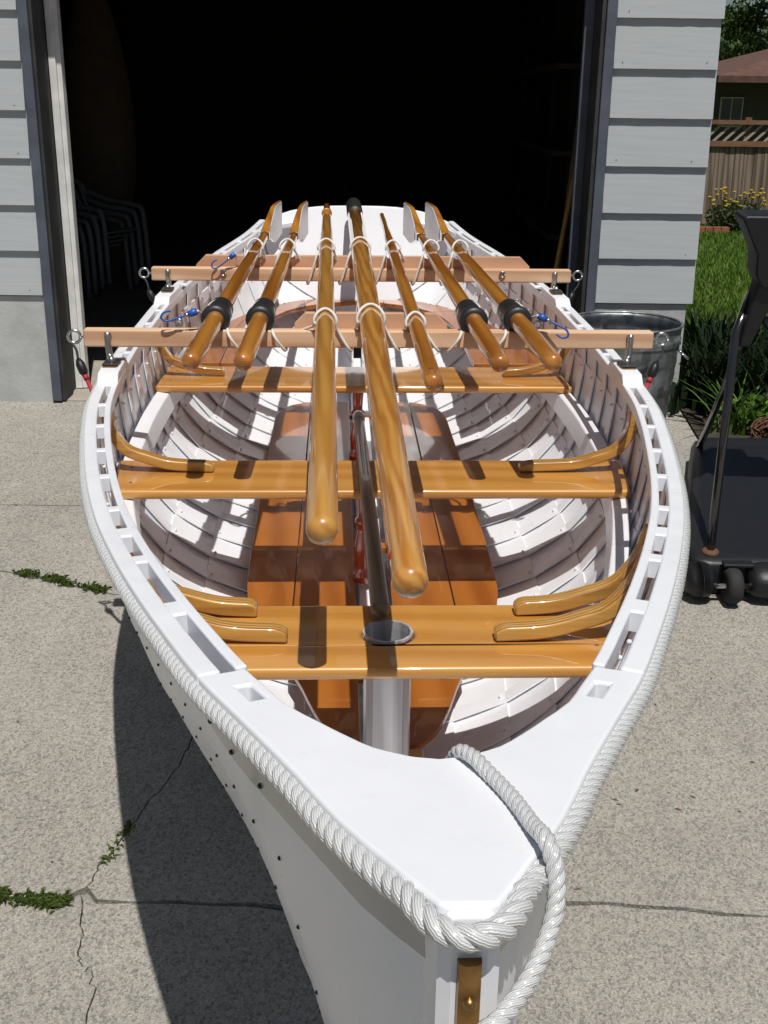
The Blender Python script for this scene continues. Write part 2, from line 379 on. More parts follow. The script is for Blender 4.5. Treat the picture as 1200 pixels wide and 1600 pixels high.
# planting bed and lawn, running down to the fence
def lz(y): return 0.0 if y < 6 else -0.45*min(1, (y-6)/12.0)
v = []; f = []; ys = [3.6, 4.6, 5.2, 6, 8, 10, 13, 16, 18, 30, 120]
for y in ys: v += [(1.41 if y < 13 else -80, y, gz(y)-0.012 if y < 5.2 else lz(y)), (90, y, gz(y)-0.012 if y < 5.2 else lz(y))]
for i in range(len(ys)-1): f.append((2*i, 2*i+1, 2*i+3, 2*i+2))
k3 = 3
struct(MB().add(v[:2*(k3+1)], f[:k3]).build('garden_bed', M['soil']))
struct(MB().add(v[2*k3:], [tuple(i for i in q) for q in f[:len(ys)-1-k3]]).build('lawn', M['lawn']))

# ------------------------------------------------------------------ garage
gar = thing('garage', 'pale grey clapboard garage with wide open doorway behind the rowboat', 'garage', (0, YW, 0))
XDL, XDR = -1.575, 0.955       # clapboard ends beside the door casing
XC = 1.405                     # right corner
def clap(x0, x1, z0, h, seed):
    r = np.random.default_rng(seed); n = 10; rings = []
    for i in range(n+1):
        x = x0+(x1-x0)*i/n; w = r.normal(0, 0.0004)
        rings.append([(x, -0.030+r.normal(0, .0004), z0+w), (x, -0.012, z0+h), (x, -0.001, z0+h), (x, -0.001, z0+w)])
    return shade_auto(MB().loft(rings).build('siding_board', M['siding'], gar, bevel=0.0))
for k in range(11):
    z0 = 0.505+0.2*k
    clap(-4.6, XDL-0.003+random.uniform(-.003, .002), z0, 0.216, k)
    clap(XDR+0.002, XC+random.uniform(-.004, .004), z0, 0.216, 40+k)
nl = MB(); rn = np.random.default_rng(5)
for k in range(11):
    for xn in (XDL-.05, XDL-.46, XDR+.05, XC-.06):
        if rn.random() < .55: continue
        nl.lathe([(.0022, -.0305), (.0022, -.0285)], 6, (xn+rn.normal(0, .008), 0, .53+.2*k+rn.normal(0, .004)), 'Y')
stuff(nl.build('nail_head', M['trim'], gar))
MB().box(-4.6, XDL-0.004, 0.0, 0.12, 0.50, 2.8).build('wall_panel', M['siding'], gar)
MB().box(XDR, XC-0.02, 0.0, 0.12, 0.50, 2.8).build('wall_panel', M['siding'], gar)
def found(x0, x1):
    o = MB().box(x0, x1, -0.016, 0.12, -0.15, 0.50).build('foundation', M['found'], gar, bevel=0.004); return o
found(-4.6, XDL-0.004); found(XDR+.002, XC-0.025)
MB().box(XDL, XDR, 0.0, 0.12, 2.24, 2.8).build('header_wall', M['siding'], gar)
MB().box(XDL-.05, XDR+.05, -0.04, -0.002, 2.13, 2.30).build('header_trim', M['trim'], gar)
# casing, jamb, stop on each side
def casing(x0, x1, y0, y1, nm, mat, z1=2.13, z0=0.008):
    return MB().box(x0, x1, y0, y1, z0, z1).build(nm, M[mat], gar, bevel=0.003)
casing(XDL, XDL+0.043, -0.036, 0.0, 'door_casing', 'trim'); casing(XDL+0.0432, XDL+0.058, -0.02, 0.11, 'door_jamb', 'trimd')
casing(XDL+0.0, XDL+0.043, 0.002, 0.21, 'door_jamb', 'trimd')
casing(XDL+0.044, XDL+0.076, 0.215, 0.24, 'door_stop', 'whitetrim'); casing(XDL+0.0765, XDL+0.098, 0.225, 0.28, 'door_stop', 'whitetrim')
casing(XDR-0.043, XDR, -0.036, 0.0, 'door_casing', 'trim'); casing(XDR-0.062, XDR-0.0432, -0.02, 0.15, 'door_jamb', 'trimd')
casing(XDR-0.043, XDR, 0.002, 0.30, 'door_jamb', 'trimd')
casing(XDR-0.105, XDR-0.0635, 0.15, 0.19, 'door_stop', 'trim')
# shell
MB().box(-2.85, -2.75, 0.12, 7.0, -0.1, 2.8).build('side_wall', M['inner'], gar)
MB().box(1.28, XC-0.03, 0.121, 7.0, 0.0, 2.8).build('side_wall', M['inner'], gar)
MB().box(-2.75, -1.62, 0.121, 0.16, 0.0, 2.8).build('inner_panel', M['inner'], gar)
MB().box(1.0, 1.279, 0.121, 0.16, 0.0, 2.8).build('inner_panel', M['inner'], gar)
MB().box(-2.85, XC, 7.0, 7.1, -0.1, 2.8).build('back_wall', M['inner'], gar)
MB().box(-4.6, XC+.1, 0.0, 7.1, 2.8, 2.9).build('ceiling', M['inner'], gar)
MB().add([(-4.7, -.15, 2.905), (XC+.3, -.15, 2.905), (XC+.3, 7.2, 2.905), (-4.7, 7.2, 2.905), (-1.6, -.15, 4.0), (-1.6, 7.2, 4.0)],
         [(0, 1, 4), (1, 2, 5, 4), (2, 3, 5), (3, 0, 4, 5), (3, 2, 1, 0)]).build('roof', M['roof'], gar)
for z in (0.55, 1.05, 1.55):
    MB().box(1.0, 1.27, 2.0, 5.2, z, z+0.03).build('wall_shelf', M['inner'], gar)
for i in range(6):
    MB().box(1.24, 1.279, 1.0+i, 1.04+i, 0, 2.8).build('wall_stud', M['inner'], gar)

# things in the dark garage
for i, (x, y, lean, z1, mt, lab) in enumerate([(1.13, 6.15, -0.16, 1.62, 'ywood', 'yellow broom handle leaning just inside the right door jamb'),
                                             (1.16, 6.75, -0.05, 1.5, 'board', 'brown rake handle leaning deeper inside the dark garage')]):
    t = thing('broom' if i == 0 else 'rake', lab, 'broom' if i == 0 else 'rake', (x-0.12+lean*0, y, 0.005))
    MB().tube([(lean, 0.0, 0.05), (0.05, 0, z1)], 0.013).build('handle', M[mt], t, True)
    MB().box(lean-0.12, lean+0.12, -.02, .02, 0.0, 0.06).build('head', M['inner'], t)
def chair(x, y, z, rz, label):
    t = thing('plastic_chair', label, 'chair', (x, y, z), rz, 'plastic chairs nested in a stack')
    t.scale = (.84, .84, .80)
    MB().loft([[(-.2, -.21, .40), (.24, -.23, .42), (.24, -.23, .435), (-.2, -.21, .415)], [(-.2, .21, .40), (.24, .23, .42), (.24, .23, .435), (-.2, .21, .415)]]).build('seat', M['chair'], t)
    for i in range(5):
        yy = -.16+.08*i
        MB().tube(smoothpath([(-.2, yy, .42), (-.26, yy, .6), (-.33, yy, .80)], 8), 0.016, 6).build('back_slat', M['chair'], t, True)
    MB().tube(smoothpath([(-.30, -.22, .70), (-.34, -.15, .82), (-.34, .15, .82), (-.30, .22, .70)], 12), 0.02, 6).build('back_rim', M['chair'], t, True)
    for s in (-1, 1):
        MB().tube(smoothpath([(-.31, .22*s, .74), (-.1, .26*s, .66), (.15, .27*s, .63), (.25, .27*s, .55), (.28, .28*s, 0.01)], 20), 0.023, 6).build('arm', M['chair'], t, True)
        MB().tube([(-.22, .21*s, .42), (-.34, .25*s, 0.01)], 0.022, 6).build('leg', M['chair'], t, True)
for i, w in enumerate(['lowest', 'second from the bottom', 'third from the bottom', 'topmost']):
    chair(-2.21+0.05*i, 8.25, 0.005+0.038*i, R(-25), 'white plastic armchair with shade in its colour, %s of the stack in the dark garage' % w)
t = thing('canoe', 'tan narrow wooden canoe standing on end in the dark garage', 'canoe', (-2.25, 9.2, 0.005))
pr = []
for k in range(15):
    s = k/14; w = 0.28*math.sin(math.pi*min(1, .08+.9*s))**0.8; zz = 2.3*s
    ang = np.linspace(0, math.pi, 8); pr.append(np.c_[w*np.cos(ang), -0.18*np.sin(ang)*(w/.28), np.full(8, zz)])
MB().loft(pr, closed=False).build('hull', M['board'], t, True)
MB().box(-.2, .2, -0.02, 0.02, .9, .97).build('thwart', M['board'], t); MB().box(-.2, .2, -0.02, 0.02, 1.5, 1.57).build('thwart', M['board'], t)

# ------------------------------------------------------------------ the rowboat (local y runs from stem to stern)
BX, BY, ROT = 0.060, 0.606, 0.0424
LH = 4.88
def B(x, y, z=0.0):
    c, s = math.cos(ROT), math.sin(ROT); return (BX+x*c-y*s, BY+x*s+y*c, z)
_by = [0, .05, .1, .21, .32, .42, .55, .70, .89, 1.09, 1.35, 1.55, 1.77, 2.03, 2.40, 2.8, 3.2, 3.55, 4.15, 4.6, 4.9]
_bx = [.020, .048, .077, .127, .180, .229, .283, .342, .411, .476, .546, .592, .638, .682, .713, .726, .722, .700, .612, .505, .452]
def pchip(X, Y):
    X = np.array(X); Y = np.array(Y); h = np.diff(X); d = np.diff(Y)/h; m = np.zeros(len(X)); m[0], m[-1] = d[0], d[-1]
    for i in range(1, len(X)-1):
        m[i] = 0 if d[i-1]*d[i] <= 0 else (h[i-1]+h[i])*1.0/(h[i]/d[i-1]+h[i-1]/d[i])
    def fn(x):
        x = np.clip(np.asarray(x, float), X[0], X[-1]); i = np.clip(np.searchsorted(X, x)-1, 0, len(h)-1)
        t = (x-X[i])/h[i]; hh = h[i]
        return (2*t**3-3*t**2+1)*Y[i]+(t**3-2*t**2+t)*hh*m[i]+(-2*t**3+3*t**2)*Y[i+1]+(t**3-t**2)*hh*m[i+1]
    return fn
bo = pchip(_by, _bx)
def zs(y):
    t = np.asarray(y, float)-2.444
    return 0.69+np.where(t < 0, 0.20*(t/2.5)**2, 0.15*(t/2.5)**2)
def zk(y):
    y = np.asarray(y, float)
    return 0.09+0.34*np.clip(1-y/0.45, 0, 1)**2.2+0.22*(np.clip(y-4.0, 0, 2)/0.9)**2
def nrm(y):
    d = (bo(y+.01)-bo(y-.01))/0.02 if y > .012 else (bo(y+.01)-bo(y))/0.01
    L = math.hypot(d, 1); return np.array([1/L, -d/L])      # outward normal (x,y) on the + side
def gp(y, off, s, z):        # point at distance off inward from the deck edge
    n = nrm(y); b = float(bo(y)); return (s*max(b-off*n[0], 0.002), y-off*n[1], z)
K = np.array([0, .5, 1.2, 2.4, 3.6, 4.4, 4.9])
a1f = pchip(K, [.35, .22, .50, .74, .66, .32, .14]); c1f = pchip(K, [.30, .18, .05, .02, .05, .22, .45])
a2f = pchip(K, [.65, .66, .93, 1.04, 1.05, 1.08, 1.06]); c2f = pchip(K, [.33, .42, .58, .68, .68, .70, .66])
def section(y, n=81):
    """hull outer half-section, keel to sheer: arrays x,z"""
    b = max(float(bo(y))-0.017, 0.010); z0, z1 = float(zk(y)), float(zs(y))-0.010; h = z1-z0
    x0 = min(0.018, b*0.8)
    P = np.array([(x0, z0), (x0+float(a1f(y))*(b-x0), z0+float(c1f(y))*h), (x0+float(a2f(y))*(b-x0), z1-float(c2f(y))*h), (b, z1)])
    t = np.linspace(0, 1, n)[:, None]
    Q = (1-t)**3*P[0]+3*(1-t)**2*t*P[1]+3*(1-t)*t*t*P[2]+t**3*P[3]
    L = np.r_[0, np.cumsum(np.linalg.norm(np.diff(Q, axis=0), axis=1))]; L /= L[-1]; q = np.linspace(0, 1, n)
    return np.c_[np.interp(q, L, Q[:, 0]), np.interp(q, L, Q[:, 1])]
YS = np.r_[0.0, 0.03, 0.07, np.linspace(0.12, LH, 66)]
SEC = {}
def sec(y):
    k = round(float(y), 4)
    if k not in SEC: SEC[k] = section(k)
    return SEC[k]
def hull_pt(y, t, off):     # t along girth, off outward in the section plane
    S = sec(y); n = len(S)-1; f = np.clip(t, 0, 1)*n; i = int(min(f, n-1)); w = f-i
    p = S[i]*(1-w)+S[i+1]*w; d = S[min(i+2, n)]-S[max(i-1, 0)]; d /= np.linalg.norm(d)+1e-9
    return np.array([p[0]+d[1]*off, p[1]-d[0]*off])
def rk(y, z):                # rake of the stern: lower points stand further forward
    return y-0.42*max(0.0, float(zs(y))-z)*np.clip((y-3.9)/.98, 0, 1)**1.5
TH = 0.0050; NP = 8
TK = np.array([0, .135, .27, .40, .525, .645, .765, .88, 1.0])
def inner_x(y, z):           # half breadth of the inside of the planking at height z
    S = sec(y); return float(np.interp(z, S[:, 1], S[:, 0]))-2*TH
boat = thing('rowboat', 'glossy white lapstrake rowing boat with varnished seats in front of the garage', 'boat', B(0, 0, 0), ROT)
LAP = 0.022
for s in (-1, 1):
    for k in range(NP):
        rings = []
        for y in YS:
            out = []; inn = []
            for v in np.linspace(0, 1, 5):
                t = TK[k]+v*(TK[k+1]-TK[k]+(LAP if k < NP-1 else 0))
                o = TH*(1.15-v*1.0)
                p = hull_pt(y, t, o-.0005); q = hull_pt(y, t, o-TH)
                out.append((s*max(p[0], .004), rk(y, p[1]), p[1])); inn.append((s*max(q[0], .002), rk(y, q[1]), q[1]))
            rings.append(out+inn[::-1])
        if s > 0: rings = [r[::-1] for r in rings]
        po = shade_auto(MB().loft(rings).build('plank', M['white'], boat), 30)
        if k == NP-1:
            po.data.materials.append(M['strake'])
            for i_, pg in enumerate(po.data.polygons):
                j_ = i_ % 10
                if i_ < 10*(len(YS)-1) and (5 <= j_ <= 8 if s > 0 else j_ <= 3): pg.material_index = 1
# frames: thin flat ribs bent inside, bridging from lap to lap
RIBY = [y for y in np.arange(0.42, 4.8, 0.158)]
for y in RIBY:
    for s in (-1, 1):
        ts = [0.03]+[TK[k+1]+LAP for k in range(NP-1)]+[0.992]
        if y < 1.5: ts = list(np.linspace(.03, .992, 22))
        ring = []
        for t in ts:
            row = []
            for yy, off in ((y-.024, -TH-.001), (y+.024, -TH-.001), (y+.024, -TH-.0050), (y-.024, -TH-.0050)):
                p = hull_pt(yy, t, off+0.0014); row.append((s*p[0], rk(yy, p[1]), p[1]))
            ring.append(row)
        if s < 0: ring = [r[::-1] for r in ring]
        MB().loft(ring).build('rib', M['white'], boat)
# rivets inside and out
rv = MB(); ro = MB()
for y in RIBY:
    for s in (-1, 1):
        for k in range(1, NP):
            p = hull_pt(y, TK[k]+.011, -TH-.0085); rv.sphere((s*p[0], rk(y, p[1]), p[1]), 0.0042, 6, 4)
        if y < 2.6 and s < 0:
            for k in range(2, NP):
                for yy in (y-.079, y):
                    p = hull_pt(max(yy, .1), TK[k]+(.014 if k == NP-1 else .010), TH*1.02); ro.sphere((s*p[0], max(yy, .1), p[1]), 0.0026 if k < NP-1 else .0032, 6, 4)
stuff(rv.build('rivet', M['white'], boat, True)); stuff(ro.build('rivet', M['dark'], boat, True))
# transom
S = section(LH); zt = float(zs(LH))
pts = [(x, z) for x, z in S]; top = [(x, zt-.01+0.070*(1-(abs(x)/S[-1][0])**3.2)) for x in np.linspace(S[-1][0], 0, 8)[1:]]
half = pts[::6]+[pts[-1]]+top
ol = half+[(-x, z) for x, z in half[::-1][1:]]
n = len(ol)
v = [(x, LH-.022-.42*(zt-z), z) for x, z in ol]+[(x, LH+.006-.42*(zt-z), z) for x, z in ol]
MB().add(v, [tuple(range(n)), tuple(range(2*n-1, n-1, -1))]+[(i, n+i, n+(i+1) % n, (i+1) % n) for i in range(n)]).build('transom', M['white'], boat, bevel=0.004)
for s in (-1, 1):   # quarter knees
    q = []
    for y in np.linspace(4.62, 4.855, 8):
        f = (y-4.62)/.235; xo = gp(y, .04, s, 0)[0]; xi = xo-s*(0.02+0.16*f**2.2)
        z = float(zs(y)); q.append([(xo, y, z-.004), (xi, y, z-.004), (xi, y, z-.024), (xo, y, z-.024)])
    MB().loft(q).build('quarter_knee', M['white'], boat, bevel=.002)
# stem, keel, brass band
zst = float(zs(0))
rng_ = []
for z in np.linspace(-0.02, zst-.020, 16):
    ff = max(0, (0.45-z))/0.45; yb = -0.012+0.28*ff**2.2
    rng_.append([(-.026, yb+.05, z), (-.021, yb+.006, z), (-.012, yb, z), (.012, yb, z), (.021, yb+.006, z), (.026, yb+.05, z)])
shade_auto(MB().loft(rng_).build('stem', M['white'], boat), 25)
rb = []
for z in np.linspace(-0.02, zst-.034, 16):
    ff = max(0, (0.45-z))/0.45; yb = -0.012+0.28*ff**2.2
    rb.append([(-.0085, yb+.002, z), (-.0075, yb-.006, z), (-.003, yb-.0085, z), (.003, yb-.0085, z), (.0075, yb-.006, z), (.0085, yb+.002, z)])
band = shade_auto(MB().loft(rb).build('stem_band', M['brass'], boat), 50)
for z in (zst-.064, zst-.20):
    MB().sphere((0, -.0210, z), 0.0050, 12, 8).build('bolt', M['brass'], band, True)
kl = [[(-.02, y, float(zk(y))-.05), (.02, y, float(zk(y))-.05), (.02, y, float(zk(y))+.02), (-.02, y, float(zk(y))+.02)] for y in np.linspace(.25, LH-.25, 30)]
MB().loft(kl).build('keel', M['white'], boat)
ks = MB().box(-.034, .034, 1.15, 4.6, .105, .178).build('keelson', M['white'], boat, bevel=.003)
for i in range(22):
    MB().box(-.0345, -.030, 1.3+.13*i, 1.33+.13*i, .145, .153).build('slot', M['dark'], ks)
# breasthook deck with its first slot on each side
xin_f = pchip([.226, .229, .236, .246, .273, .31, .35, .40, .452, .53], [0, .014, .029, .047, .074, .104, .135, .160, .1855, .222])
DYE = 0.425
OW, S0, S1, IW = 0.0, 0.026, 0.041, 0.055
def deckcols(y):
    b = float(bo(y)); n = nrm(y); f = float(np.clip((y-.24)/.10, 0, 1)); out = []
    yi = y-f*IW*n[1]; xi = 0.0 if yi <= .226 else float(xin_f(yi))
    for off in (S1, S0, 0.0):
        x = (b-off/n[0])*(1-f)+(b-off*n[0])*f; yy = y-f*off*n[1]
        if f == 0: x = max(x, xi, b*(.5 if off == S1 else .75))
        out.append((x, yy) if off else (b, y))
    return [(xi, yi)]+out
dys = sorted(set([0.0, .012, .03, .05, .08, .12, .16, .2, .226, .229, .232, .236, .241, .248, .257, .268, .28, .295, .31, .33, .349, .365, .385, .40, DYE]))
deckv, deckf = [], []
for s in (-1, 1):
    for i, y in enumerate(dys):
        cs = deckcols(y); n0 = len(deckv)
        for x, yq in cs: deckv.append((s*x, yq, float(zs(yq))))
        if i:
            for j in range(3):
                if j == 1 and y in (.365, .385): continue      # the slot
                a, b_, c_, d_ = n0-4+j, n0-3+j, n0+1+j, n0+j
                if deckv[a] == deckv[b_] and deckv[c_] == deckv[d_]: continue
                deckf.append((a, b_, c_, d_) if s > 0 else (d_, c_, b_, a))
deck = link('breasthook', deckv, deckf, M['white'], boat)
import bmesh
bm = bmesh.new(); bm.from_mesh(deck.data); bmesh.ops.remove_doubles(bm, verts=bm.verts, dist=1e-5)
bmesh.ops.dissolve_degenerate(bm, edges=bm.edges, dist=1e-5); bmesh.ops.recalc_face_normals(bm, faces=bm.faces)
if sum(f_.normal.z for f_ in bm.faces) < 0: bmesh.ops.reverse_faces(bm, faces=bm.faces)
bm.to_mesh(deck.data); bm.free()
sd = deck.modifiers.new('solid', 'SOLIDIFY'); sd.thickness = 0.024; sd.offset = -1
bv = deck.modifiers.new('bevel', 'BEVEL'); bv.width = .004; bv.segments = 3; bv.limit_method = 'ANGLE'; bv.angle_limit = R(50); bv.harden_normals = True
deck.data.polygons.foreach_set('use_smooth', [True]*len(deck.data.polygons))
# raised edge cap at the very tip
MB().box(-.017, .017, -.0085, .001, zst-.022, zst-.003).build('stem_cap', M['white'], boat, bevel=.004)
# rails
ry = np.r_[np.linspace(DYE+.001, 1.2, 28), np.linspace(1.25, LH-.02, 50)]
blocks = [(.635, .052), (.847, .036), (.985, .05), (1.125, .03), (1.345, .03), (1.55, .03), (1.765, .03), (1.97, .03), (2.185, .03),
          (2.58, .03), (2.78, .03), (2.98, .03), (3.18, .03), (3.62, .03), (3.82, .03), (4.02, .03), (4.22, .03), (4.42, .03), (4.64, .04)]
PADS = (2.315, 3.385)
for s in (-1, 1):
    def rail(o0, o1, zt_, zb, nm, bev=.004):
        rr_ = []
        for y in ry:
            z = float(zs(y)); rr_.append([gp(y, o0, s, z+zt_), gp(y, o1, s, z+zt_), gp(y, o1, s, z+zb), gp(y, o0, s, z+zb)])
        if s > 0: rr_ = [q[::-1] for q in rr_]
        return MB().loft(rr_).build(nm, M['white'], boat, bevel=bev, seg=3)
    rail(OW, S0, 0, -.026, 'outwale'); rail(S1, IW, 0, -.030, 'inwale', .003)
    for y, w in blocks:
        q = []
        for yy in (y-w/2, y-w/2+.006, y+w/2-.006, y+w/2):
            dz = -.003 if yy in (y-w/2, y+w/2) else -.001
            z = float(zs(yy)); q.append([gp(yy, S0-.001, s, z+dz), gp(yy, S1+.001, s, z+dz), gp(yy, S1+.001, s, z-.028), gp(yy, S0-.001, s, z-.028)])
        if s > 0: q = [r[::-1] for r in q]
        MB().loft(q).build('spacer_block', M['white'], boat)
    for y in PADS:
        q = []
        for yy, dz in ((y-.12, .0004), (y-.09, .021), (y+.09, .021), (y+.12, .0004)):
            z = float(zs(yy)); q.append([gp(yy, .002, s, z+dz), gp(yy, IW-.001, s, z+dz), gp(yy, IW-.001, s, z-.022), gp(yy, .002, s, z-.022)])
        if s > 0: q = [r[::-1] for r in q]
        pad = MB().loft(q).build('oarlock_pad', M['white'], boat, bevel=.003)
        g0 = gp(y, .028, s, float(zs(y))+.0215)
        MB().box(g0[0]-.018, g0[0]+.018, y-.035, y+.035, g0[2], g0[2]+.003).build('oarlock_plate', M['brass'], pad)
    # riser carrying the thwarts
    q = []
    for y in np.linspace(1.28, 4.1, 34):
        xo = inner_x(y, .462)-.004; xo2 = inner_x(y, .405)-.004
        q.append([(s*xo, y, .470), (s*(xo-.040), y, .463), (s*(xo-.052), y, .405), (s*(xo2), y, .405)])
    if s > 0: q = [r[::-1] for r in q]
    MB().loft(q).build('seat_riser', M['white'], boat, bevel=.004)
    # bow bulkhead knee under the deck
# thwarts
THZ = 0.49; TT = 0.024
def thwart(y0, y1, zt_, nm='thwart', x0=None):
    poly = []
    n = 7
    for y in np.linspace(y0, y1, n): poly.append((inner_x(y, zt_)-.006, y))
    poly = poly+[(-x, y) for x, y in poly[::-1]]
    return MB().prism(poly, zt_-TT, zt_).build(nm, M['thwart'], boat, bevel=.009, seg=4)
thwart(1.950, 2.195, THZ); thwart(2.985, 3.275, THZ)
t3 = thwart(1.050, 1.1375, THZ+.002); t3b = thwart(1.1385, 1.305, THZ)
for o in (t3, t3b):
    cut_o = MB().lathe([(.0455, -.1), (.0455, .1)], 40, (0, 1.185, THZ)).build('cut', M['white'])
    cut_o.parent = boat
    bl = o.modifiers.new('b', 'BOOLEAN'); bl.object = cut_o; bl.operation = 'DIFFERENCE'; bl.solver = 'EXACT'
    o.modifiers.move(len(o.modifiers)-1, 0)
    bpy.context.view_layer.update()
    dg = bpy.context.evaluated_depsgraph_get()
    me = bpy.data.meshes.new_from_object(o.evaluated_get(dg)); o.modifiers.clear(); o.data = me
    bpy.data.objects.remove(cut_o)
sp_ = MB()
for y0, y1 in ((1.95, 2.195), (2.985, 3.275), (1.07, 1.305)):
    for s in (-1, 1):
        for q in (.25, .75):
            yq = y0+(y1-y0)*q; sp_.lathe([(.004, 0), (.004, .0006)], 8, (s*(inner_x(yq, THZ)-.045), yq, THZ+.0001+(.002 if yq < 1.137 else 0)))
stuff(sp_.build('screw_plug', M['grey_wood'], boat))
# mast tube
rgs = [(.0425, .19), (.0425, .487), (.0455, .4895), (.0455, .494), (.0405, .494), (.0395, .48), (.0395, .20)]
MB().lathe(rgs, 14, (0, 1.185, 0), caps=False).build('mast_tube', M['alu'], boat)
MB().box(-.075, .075, 1.10, 1.27, .178, .197).build('mast_step', M['thwart'], boat, bevel=.003)
# knees
def knee(y, s, zt_, reach, w=.033, th=.025, rise=.66):
    xo = inner_x(y, rise)-.009; xm = inner_x(y, .57)-.012; xl = inner_x(y, zt_+.03)-.035
    path = smoothpath([(xo-.002, 0, min(rise, float(zs(y))-.03)), (xm-.001, 0, .60), (xl-.005, 0, .548), (xl-.06, 0, zt_+th*.5+.022), (xl-.12, 0, zt_+th*.5+.006), (reach, 0, zt_+th*.5+.001)], 40)
    T = np.gradient(path, axis=0); T /= np.linalg.norm(T, axis=1)[:, None]
    q = []
    for i, (p, tt) in enumerate(zip(path, T)):
        nn = np.array([-tt[2], 0, tt[0]]); f = i/(len(path)-1)
        h = th*(1.0 if f < .95 else 1.0-.35*((f-.95)/.05)**2); ww = w
        q.append([(s*(p[0]+nn[0]*h*d-0), y+e*ww, p[2]+nn[2]*h*d-(th-h)*.5) for d, e in ((-.5, -.5), (-.5, .5), (.5, .5), (.5, -.5))])
    if s < 0: q = [r[::-1] for r in q]
    MB().loft(q).build('knee', M['oak'], boat, bevel=.005, seg=3)
for s, r1, r2, r3 in ((-1, .40, .235, .175), (1, .37, .235, .185)):
    knee(2.10, s, THZ, r1, rise=.655)
    knee(3.13, s, THZ, .47, rise=.655)
    knee(1.262, s, THZ, r2, w=.032, th=.027, rise=.66); knee(1.158, s, THZ, r3, w=.032, th=.027, rise=.66)
# floorboards
hwf = pchip([1.22, 1.27, 1.33, 1.42, 1.52, 1.75, 1.92, 2.02, 2.4, 3.3, 3.62, 3.74, 3.82, 3.87, 3.89], [.02, .06, .105, .14, .168, .255, .305, .32, .33, .335, .335, .322, .29, .25, .205])
FZ = 0.20
for s in (-1, 1):
    for x0, x1 in ((.046, .1985), (.2015, .5)):
        a, b_ = [], []
        for y in np.linspace(1.24, 3.885, 60):
            h = float(hwf(y))
            if h > x0+.006: a.append((s*x0, y)); b_.append((s*min(x1, h), y))
        poly = a+b_[::-1]
        if s < 0: poly = poly[::-1]
        MB().prism(poly[::-1], FZ-.014, FZ).build('floorboard', M['floor'], boat, bevel=.002)
for y in (1.6, 2.35, 3.1, 3.75):
    MB().box(-float(hwf(y))+.03, float(hwf(y))-.03, y-.02, y+.02, FZ-.03, FZ-.0145).build('floor_cleat', M['floor'], boat)
# turned stanchions
prof = [(.030, .0), (.030, .02), (.022, .03), (.024, .045), (.027, .07), (.025, .10), (.019, .135), (.017, .15), (.024, .158), (.024, .168), (.016, .176), (.017, .20), (.020, .235), (.026, .25), (.026, .266)]
for y in (2.08, 3.12):
    MB().lathe(prof, 20, (-.022, y, FZ)).build('stanchion', M['red'], boat, True)
# stern seat
xif = pchip([3.36, 3.9, 4.2, 4.4, 4.52, 4.6, 4.64, 4.66], [.40, .40, .375, .32, .24, .14, .07, .0])
def stern_piece(ylist, xa, xb, s, mirror=True):
    a = [(s*xa(y), y) for y in ylist]; b_ = [(s*xb(y), y) for y in ylist]
    poly = a+b_[::-1]
    if s > 0: poly = poly[::-1]
    return MB().prism(poly, .462, .482).build('stern_seat', M['floor'], boat, bevel=.003)
for s in (-1, 1):
    stern_piece(np.linspace(3.36, 4.40, 20), lambda y: float(xif(y))+0.0, lambda y: float(xif(y))+.11, s)
    stern_piece(np.linspace(3.36, 4.40, 20), lambda y: float(xif(y))+.112, lambda y: max(inner_x(y, .47)-.004, float(xif(y))+.12), s)
    for x0, x1 in ((.0015, .12), (.122, .24), (.242, .5)):
        yl = np.linspace(4.402, LH-.026-.42*.36, 24)
        yl = [y for y in yl if float(xif(min(y, 4.66)) if y < 4.66 else 0) < x1-.004]
        stern_piece(yl, lambda y: max(x0, float(xif(y)) if y < 4.66 else 0), lambda y: max(min(x1, inner_x(y, .47)-.004), x0+.002), s)
# rope fender round the gunwale
RR = 0.0096
left = [gp(y, -.0055+.0035*min(1, y/.6), -1, float(zs(y))-.0180+.0065*max(0, 1-y/.5)) for y in np.r_[np.linspace(LH-.05, 1.3, 60), np.linspace(1.27, .05, 46)]]
nose = [(-.040, .022, zst-.011), (-.031, .001, zst-.0095), (-.018, -.015, zst-.009), (0, -.0225, zst-.009), (.018, -.015, zst-.009), (.031, .001, zst-.0095), (.040, .022, zst-.011)]
path = left+nose+[(-x, y, z) for x, y, z in left[::-1]]
path = smoothpath(path, len(path)*3)
MB().rope(path, RR, 0.043, 0.0046, 7).build('rope_fender', M['rope'], boat, True)
# painter
pt = thing('painter_rope', 'white twisted painter rope looped over the starboard bow', 'rope', B(0.06, 0.1, zst), ROT)
ps = smoothpath([(.008, .262, zst-.085), (.016, .236, zst-.036), (.026, .213, zst-.0235), (.038, .182, zst-.0215), (.050, .14, zst-.0155), (.058, .094, zst-.0075), (.0625, .062, zst+.001), (.067, .043, zst-.018), (.060, .022, zst-.041), (.040, -.008, zst-.060), (.014, -.034, zst-.070), (-.012, -.043, zst-.076), (-.030, -.03, zst-.085)], 140)
ps = ps-np.array([.06, .1, zst]) if True else ps
MB().rope(ps, 0.0070, 0.027, 0.0026, 8).build('rope', M['rope'], pt, True)

